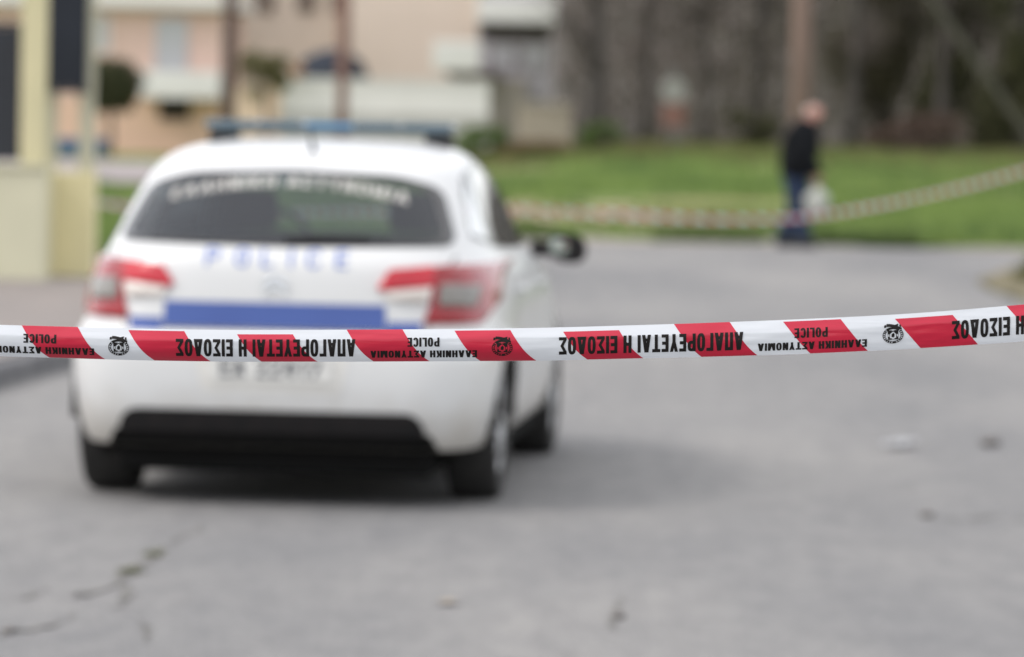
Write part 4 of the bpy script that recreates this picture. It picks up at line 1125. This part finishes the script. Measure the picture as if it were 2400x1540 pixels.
# blue bin by the far street
bb = at(186, 360, 124); bn = empty('blue_bin', (bb.x, 124, .045)); tag(bn, 'low blue container standing by the far street at the left', 'container')
mb = MB(); mb.add([(-.62, -.35, .06), (.62, -.35, .06), (.62, .35, .06), (-.62, .35, .06), (-.72, -.42, .42), (.72, -.42, .42), (.72, .42, .42), (-.72, .42, .42)], [(0, 1, 5, 4), (1, 2, 6, 5), (2, 3, 7, 6), (3, 0, 4, 7), (3, 2, 1, 0)])
mb.build('tub', mat('blue_plastic', (.06, .15, .33), (.05, .13, .28), rough=.5, scale=3), bn)
MB().box(-.75, .75, -.45, .45, .423, .48, bev=.02).build('lid', mat('blue_lid', (.08, .19, .38), rough=.45), bn)
for x in (-.5, .5):
    for y in (-.28, .28): MB().lathe([(.001, -.02), (.04, -.02), (.04, .02), (.001, .02)], 'x', 12, (x, y, .04)).build('caster', M_RUB, bn)

# ------------------------------------------------------------------ vegetation
rng = np.random.default_rng(11)
def sm_np(a, b, x): t = np.clip((x - a) / (b - a), 0, 1); return t * t * (3 - 2 * t)
def leaf_mat(name, c1, c2, scale=1.2, ramp=(.32, .68)):
    return mat(name, c1, c2, rough=.75, scale=scale, detail=3, spec=.2, ramp=ramp)
def quads_mesh(name, C, U, V, m, parent=None, tri=False):
    """C centres, U and V half axes, all (n,3): one mesh of n loose quads (or triangles)"""
    n = len(C)
    if tri:
        P = np.stack([C - U, C + U, C + V], 1).reshape(-1, 3); k = 3
    else:
        P = np.stack([C - U, C - V * .55 + U * .1, C + U, C + V * .55], 1).reshape(-1, 3); k = 4
    me = bpy.data.meshes.new(name); me.vertices.add(n * k); me.vertices.foreach_set('co', P.astype(np.float32).ravel())
    me.loops.add(n * k); me.loops.foreach_set('vertex_index', np.arange(n * k, dtype=np.int32))
    me.polygons.add(n); me.polygons.foreach_set('loop_start', np.arange(0, n * k, k, dtype=np.int32)); me.polygons.foreach_set('loop_total', np.full(n, k, dtype=np.int32))
    me.update(calc_edges=True); me.materials.append(m)
    o = bpy.data.objects.new(name, me); COL.objects.link(o)
    if parent is not None: o.parent = parent
    return o
def rand_dirs(n):
    d = rng.normal(size=(n, 3)); return d / np.linalg.norm(d, axis=1)[:, None]
def leaves(name, centres, radii, count, size, m, parent=None):
    """leaf faces spread through several clumps"""
    centres = np.array(centres, float); radii = np.array(radii, float)
    pick = rng.integers(0, len(centres), count)
    d = rand_dirs(count) * (rng.random(count) ** .45)[:, None]
    C = centres[pick] + d * radii[pick]
    U = rand_dirs(count); V = np.cross(U, rand_dirs(count)); V /= np.linalg.norm(V, axis=1)[:, None] + 1e-9
    s = size * rng.uniform(.6, 1.4, count)[:, None]
    return quads_mesh(name, C, U * s, V * s, m, parent)

# clipped round tree before the pink house
tb = at(256, 340, 129); tt = empty('round_tree', (tb.x, 129, 0)); tag(tt, 'small round-crowned dark green tree before the pink house', 'tree')
MB().tube([(0, 0, -.1), (.04, 0, .7), (-.02, 0, 1.5)], [.10, .08, .07], 8).build('trunk', mat('grey_bark', (.15, .115, .10), (.1, .08, .07), rough=.95, scale=8, bump=.5), tt, smooth=True)
cz = zat(200, 256, 129)
cl = [((.62 + .12 * math.sin(5 * a + 3 * b)) * math.cos(a) * math.cos(b), .58 * math.sin(a) * math.cos(b), cz + (.54 + .1 * math.sin(3 * a)) * math.sin(b)) for a in np.arange(0, 6.2, .7) for b in (-.9, -.3, .3, .9)]
leaves('crown', cl, [(.34, .34, .30)] * len(cl), 8000, .06, leaf_mat('dark_leaves', (.082, .088, .044), (.055, .062, .030)), tt)
# olive shrub beside the beige building
ob = at(622, 175, 127.3); ot = empty('olive_tree', (ob.x, 127.3, 0)); tag(ot, 'olive green bushy tree in front of the peach wall', 'tree')
MB().tube([(0, 0, -.1), (.05, 0, 1.0), (0, .05, 2.0)], [.09, .07, .05], 8).build('trunk', MATS['grey_bark'], ot, smooth=True)
cl = [(rng.uniform(-.55, .55), rng.uniform(-.35, .35), rng.uniform(zat(225, 622, 127), zat(125, 622, 127))) for _ in range(16)]
leaves('crown', cl, [(.28, .28, .24)] * 16, 2600, .05, leaf_mat('olive_leaves', (.15, .145, .055), (.10, .10, .038)), ot)

M_BARK = mat('dark_bark', (.078, .068, .062), (.055, .05, .047), rough=.95, scale=5, stretch=(4, 4, .6), bump=.5, bscale=8)
M_BARKL = mat('pale_bark', (.082, .071, .065), (.06, .054, .05), rough=.95, scale=5, stretch=(4, 4, .6), bump=.5, bscale=8)
M_TWIG = leaf_mat('bare_twigs', (.115, .095, .085), (.065, .056, .05), scale=.5)
M_EVER = leaf_mat('evergreen_leaves', (.075, .075, .036), (.05, .052, .027), scale=.6)
M_MIXL = leaf_mat('brown_green_leaves', (.088, .078, .046), (.062, .058, .037), scale=.4)
def bare_tree(x, y, h, r_, lean_, label, bark, twig, ntw=900, spread=1.6, low=.25, name='bare_tree', leaf=None):
    gz = terrain(x, y) if y < 150 else hill(x, y)
    e = empty(name, (x, y, gz)); tag(e, label, 'tree', 'trees at the edge of the wood')
    tr = MB(); tip = Vector((lean_, rng.uniform(-.3, .3), h))
    base = Vector((0, 0, -.2)); path = []
    for k in range(7):
        t = k / 6; p = base.lerp(tip, t) + Vector((.12 * math.sin(3 * t + x), .1 * math.sin(2 * t + y), 0)) * t * (1 - t) * 3; path.append(p)
    tr.tube(path, [r_ * (1.25 - 1.1 * k / 6) for k in range(7)], 8)
    ends = []
    for _ in range(16):
        t = rng.uniform(low, .95); i = min(int(t * 6), 5); p = path[i].lerp(path[i + 1], t * 6 - i)
        a = rng.uniform(0, 6.28); L_ = spread * rng.uniform(.5, 1.1) * (1.15 - t * .7)
        d = Vector((math.cos(a), math.sin(a), rng.uniform(.25, .9)))
        q = p + d * L_ * .5 + Vector((0, 0, .1)); s = p + d * L_ + Vector((rng.uniform(-.2, .2), 0, .25))
        tr.tube([p, q, s], [r_ * .34 * (1.1 - t * .6), r_ * .2, r_ * .06], 5); ends += [q, s, p.lerp(s, .7)]
    tr.build('trunk', bark, e, smooth=True)
    E_ = np.array([p[:] for p in ends]); n = ntw
    C = E_[rng.integers(0, len(E_), n)] + rng.normal(size=(n, 3)) * .28 * spread / 1.6
    V = rand_dirs(n); V[:, 2] = np.abs(V[:, 2]) * .7; V *= rng.uniform(.25, .8, n)[:, None]
    U = np.cross(V, rand_dirs(n)); U /= np.linalg.norm(U, axis=1)[:, None]; U *= rng.uniform(.006, .014, n)[:, None]
    quads_mesh('crown', C, U, V, twig, e, tri=True)
    if leaf is not None:
        leaves('foliage', [p[:] for p in ends], [(.5, .5, .45)] * len(ends), ntw * 3, .06, leaf, e)
    return e
spots = [(1.95, 119, 7.5, .26, .15, 'thick dark trunked tree beside the low beige wall', M_BARK),
         (3.4, 124, 8, .14, .3, 'slender bare tree left of the street sign', M_BARKL), (5.0, 122, 7, .12, -.3, 'bare grey tree just right of the street sign', M_BARKL),
         (6.3, 125, 8, .17, .2, 'bare tree behind the pole top', M_BARK), (8.6, 121, 8, .16, .4, 'bare brown tree right of the walking man', M_BARK),
         (9.9, 124, 8.5, .15, -.3, 'dark bare tree in the middle of the right woods', M_BARK), (10.9, 120, 7.5, .17, .1, 'pale trunked tree near the leaning trunk', M_BARKL),
         (13.2, 122, 8.5, .20, -.1, 'pale trunked tree at the right picture edge', M_BARKL)]
for i, (x, y, h, r_, ln_, lab, bk) in enumerate(spots):
    bare_tree(x, y, h, r_, ln_, lab, bk, M_TWIG, 1400)
# leaning trunk at the upper right
a, b = at(2440, 360, 100), at(2165, -25, 100); e = empty('leaning_tree', (0, 0, 0))
tag(e, 'thin greenish grey trunk leaning left across the right woods', 'tree')
d = (a - b).normalized(); t_ = (a.z - .3) / -d.z if d.z < 0 else 0; root_ = a + d * max(t_, 0); top_ = b - d * 4.0
e.location = root_; tr = MB(); tr.tube([root_ - root_, a - root_, b - root_, top_ - root_], [.12, .09, .075, .04], 8)
ends = [top_ - root_ - (top_ - b) * t for t in (0, .2, .4, .6, .8)]
for p in ends: tr.tube([p, p + Vector((rng.uniform(-.8, .8), rng.uniform(-.6, .6), .7))], [.03, .01], 5)
tr.build('trunk', mat('mossy_bark', (.08, .077, .058), (.06, .06, .044), rough=.95, scale=4, stretch=(3, 3, .6)), e, smooth=True)
leaves('crown', [tuple(p + Vector((0, 0, .4))) for p in ends], [(.9, .9, .7)] * 5, 1500, .06, M_MIXL, e)
# evergreen shrubs among the trunks
def shrub(px, Y, w, h, m, label, cnt=3000, zc=None, name='shrub', sz=.055):
    c = at(px, 300, Y); gz = terrain(c.x, Y); e = empty(name, (c.x, Y, gz)); tag(e, label, 'shrub', 'shrubs along the meadow edge')
    cl = [(rng.uniform(-.5, .5) * w, rng.uniform(-.4, .4) * w, h * rng.uniform(.1, .9)) for _ in range(14)]
    cl = [(x * (1.15 - z / h * .5), y, z) for x, y, z in cl]
    leaves('foliage', cl, [(w * .22, w * .22, h * .16)] * 14, cnt, sz, m, e)
    st = MB()
    for k in range(5): st.tube([(0, 0, -.1), (rng.uniform(-.3, .3) * w, rng.uniform(-.2, .2) * w, h * .6)], [.03, .01], 5)
    st.build('stems', M_BARK, e)
M_WEED = leaf_mat('weed_leaves', (.13, .185, .06), (.085, .13, .042), scale=.8)
shrub(1125, 118, 1.3, .9, M_WEED, 'green bush beside the car roof corner', 2400)
shrub(1410, 112, 1.0, .75, M_WEED, 'green bush at the foot of the dark trunk', 2000)
shrub(1250, 108, 1.5, .45, leaf_mat('dry_weeds', (.22, .15, .085), (.16, .12, .06)), 'dry brown weeds below the low beige wall', 1800)
shrub(1770, 117, 1.3, 1.0, M_EVER, 'low dark shrub left of the utility pole', 2600)
shrub(2150, 117, 2.2, 1.1, leaf_mat('russet_leaves', (.11, .072, .056), (.08, .058, .046)), 'low russet thicket right of the walking man', 3000)
shrub(2290, 121, 2.4, 6.5, M_EVER, 'tall dark evergreen under the leaning trunk', 9000, sz=.08)
shrub(2060, 123, 2.6, 5.5, M_MIXL, 'tall olive brown shrub right of the utility pole', 7000, sz=.08)
shrub(2390, 119, 1.6, 4.5, M_EVER, 'dark evergreen at the right picture edge', 6000, sz=.08)
# the mass of the wood behind
n = 60000
X = rng.uniform(-30, 42, n); Y = rng.uniform(126, 152, n)
keep = (X > 1.6) | (Y > 151.0); X, Y = X[keep], Y[keep]; n = len(X)
Z = np.array([terrain(x, y) if y < 150 else hill(x, y) for x, y in zip(X, Y)]) + rng.random(n) ** .9 * 9.0
C = np.stack([X, Y, Z], 1); V = rand_dirs(n); V *= rng.uniform(.3, 1.0, n)[:, None]
U = np.cross(V, rand_dirs(n)); U /= np.linalg.norm(U, axis=1)[:, None]; U *= rng.uniform(.012, .035, n)[:, None]
tag(quads_mesh('woods', C, U, V, M_TWIG, tri=True), 'grey brown mass of bare twigs behind the meadow', None, None, 'stuff')
n = 90000
X = rng.uniform(1.3, 42, n); Y = 120.5 + 29 * rng.random(n) ** 1.2; Z = np.array([terrain(x, y) for x, y in zip(X, Y)]) + rng.random(n) * 8
fld = np.array([mnoise.noise(Vector((x * .5, y * .15, z * .45))) for x, y, z in zip(X, Y, Z)])
side = fld * 3.2 + (X - 6.2) * .24 + rng.normal(0, .35, n); C0 = np.stack([X, Y, Z], 1)
def wood_leaves(name, k, m, label):
    C = C0[k]; c = len(C); U = rand_dirs(c); V = np.cross(U, rand_dirs(c)); q = rng.uniform(.05, .11, c)[:, None]
    tag(quads_mesh(name, C, U * q, V * q, m), label, None, None, 'stuff')
thin = rng.random(n) < .62
wood_leaves('dry_foliage', (side <= 0) & thin, leaf_mat('withered_leaves', (.122, .098, .084), (.075, .062, .054), scale=.35), 'grey brown withered leaves in the wood')
wood_leaves('undergrowth', side > 0, M_MIXL, 'olive brown leaves filling the wood')
# meadow grass and weeds along its edge
def grass(name, X, Y, hmin, hmax, m, label):
    n = len(X); Z = np.array([terrain(x, y) for x, y in zip(X, Y)]) - .01
    C = np.stack([X, Y, Z], 1); a = rng.uniform(0, 6.28, n)
    U = np.stack([np.cos(a), np.sin(a), np.zeros(n)], 1) * rng.uniform(.01, .03, n)[:, None]
    V = np.stack([rng.normal(0, .04, n), rng.normal(0, .04, n), rng.uniform(hmin, hmax, n)], 1)
    return tag(quads_mesh(name, C, U, V, m, tri=True), label, None, None, 'stuff')
n = 90000; Y = 57.0 + 62 * rng.random(n) ** 1.3; X = rng.uniform(-11, 17, n)
fe = np.array([far_edge(x) for x in X]); dens = np.array([mnoise.noise(Vector((x * .25, y * .12, 3.3))) for x, y in zip(X, Y)])
k = (Y > fe + .8 + .8 * np.sin(X * .92) + .6 * np.sin(X * 2.44) + rng.normal(0, .35, n)) & (dens > -.16) & ~((X > -2.4) & (X < 3.9 - .03 * (Y - 62)) & (Y > 61.5) & (Y < 76 - 2.8 * np.abs(X - .2)) & (rng.random(n) < .93)) & ~((X < -3.4) & (Y > 87.5)); X, Y = X[k], Y[k]
M_GRASS = leaf_mat('grass_blades', (.215, .30, .085), (.07, .125, .04), scale=.33, ramp=(.42, .62))
grass('grass', X, Y, .08, .26, M_GRASS, 'fresh green grass of the meadow beyond the road')
n = 9000; X = rng.uniform(-8, 14, n); Y = np.array([far_edge(x) for x in X]) + .35 + np.abs(rng.normal(0, .4, n)); k = np.array([mnoise.noise(Vector((x * .6, 9.1, 0))) for x in X]) > .0
grass('weeds', X[k], Y[k], .06, .28, M_WEED, 'ragged weeds along the far road edge')
n = 2600; X = 4.5 + np.abs(rng.normal(.3, 1.0, n)); Y = rng.uniform(38, 47.2, n); k = (X > 4.6 + .25 * np.abs(Y - 43.5)) & (rng.random(n) < .8)
o = grass('verge_grass', X[k], Y[k], .1, .3, leaf_mat('verge_blades', (.10, .14, .035), (.12, .115, .05)), 'thin grass on the earth corner at the right'); o.location.z = .1
n = 26000; Y = rng.uniform(96, 126, n); X = rng.uniform(-3.3, 18, n); k = rng.random(n) < sm_np(94, 116, Y); X, Y = X[k], Y[k]
grass('dry_grass', X, Y, .1, .34, leaf_mat('dry_blades', (.15, .13, .06), (.115, .115, .045), scale=.3), 'olive dry grass before the wood')
n = 9000; X = rng.uniform(-7, -2.75, n); Y = rng.uniform(43.8, 57, n); k = (X < -2.9 - .06 * np.abs(Y - 47)); X, Y = X[k], Y[k]
o = grass('verge_lawn', X, Y, .08, .22, M_GRASS, 'green grass between the yellow wall and the far street'); o.location.z = .13
# green tufts in the crack, fallen leaf, scraps of paper, stones
def tuft(px, py, cnt, r_, label):
    p = on_ground(px, py); e = empty('weed_tuft', (p.x, p.y, 0)); tag(e, label, 'weed')
    C = np.stack([rng.normal(0, r_, cnt), rng.normal(0, r_ * 2.2, cnt), np.full(cnt, .002)], 1); a = rng.uniform(0, 6.28, cnt)
    U = np.stack([np.cos(a), np.sin(a), np.zeros(cnt)], 1) * .004; V = np.stack([rng.normal(0, .02, cnt), rng.normal(0, .02, cnt), rng.uniform(.008, .028, cnt)], 1)
    quads_mesh('blades', C, U, V, leaf_mat('dull_weed', (.19, .2, .12), (.15, .155, .10)), e, tri=True)['kind'] = 'stuff'
tuft(361, 1304, 90, .014, 'tiny green weed in the upper part of the long road crack')
tuft(303, 1344, 110, .015, 'tiny green weed where the long road crack forks')
def scrap(px, py, w, d, h, m, label, cat, name):
    p = on_ground(px, py); e = obj(name, *[(lambda N: ([(w * (i / N - .5) * (1 + .2 * mnoise.noise(Vector((i, j, px)))), d * (j / N - .5) * (1 + .25 * mnoise.noise(Vector((j, i, py)))), .006 + h * (.5 + .5 * mnoise.noise(Vector((i * .7, j * .7, px * .1))))) for j in range(N + 1) for i in range(N + 1)], [(j * (N + 1) + i, j * (N + 1) + i + 1, (j + 1) * (N + 1) + i + 1, (j + 1) * (N + 1) + i) for j in range(N) for i in range(N)]))(6)][0], m, None, True, (p.x, p.y, 0))
    e.rotation_euler = (0, 0, rng.uniform(-.5, .5)); tag(e, label, cat); return e
scrap(2112, 1049, .10, .30, .045, mat('paper_scrap', (.46, .47, .49), (.4, .41, .43), rough=.8), 'crumpled pale paper lying on the road at the right', 'litter', 'paper_scrap')
scrap(1050, 1417, .05, .10, .015, mat('dry_leaf', (.36, .31, .25), (.3, .26, .21), rough=.8), 'small dry beige leaf on the asphalt before the car', 'leaf', 'fallen_leaf')
def stone(px, py, r_, label):
    p = on_ground(px, py); bm = bmesh.new(); bmesh.ops.create_icosphere(bm, subdivisions=2, radius=1)
    v = [tuple(q.co * (r_ * (1 + .35 * mnoise.noise(q.co * 1.4 + Vector((px, py, 0)))))) for q in bm.verts]; f = [[q.index for q in g.verts] for g in bm.faces]; bm.free()
    v = [(x * 1.2, y, z * .6) for x, y, z in v]
    tag(obj('stone', v, f, mat('dark_stone', (.21, .20, .19), (.17, .16, .155), rough=.9, scale=20, bump=.4), None, True, (p.x, p.y, r_ * .5)), label, 'stone', 'stones on the road')
stone(2322, 1046, .045, 'dark stone on the road right of the pale paper')
stone(1449, 1450, .022, 'dark pebble on the near road below the tape centre')
stone(2172, 1212, .025, 'dark pebble by the crack at the right')
stone(22, 1484, .02, 'dark pebble near the lower left picture corner')
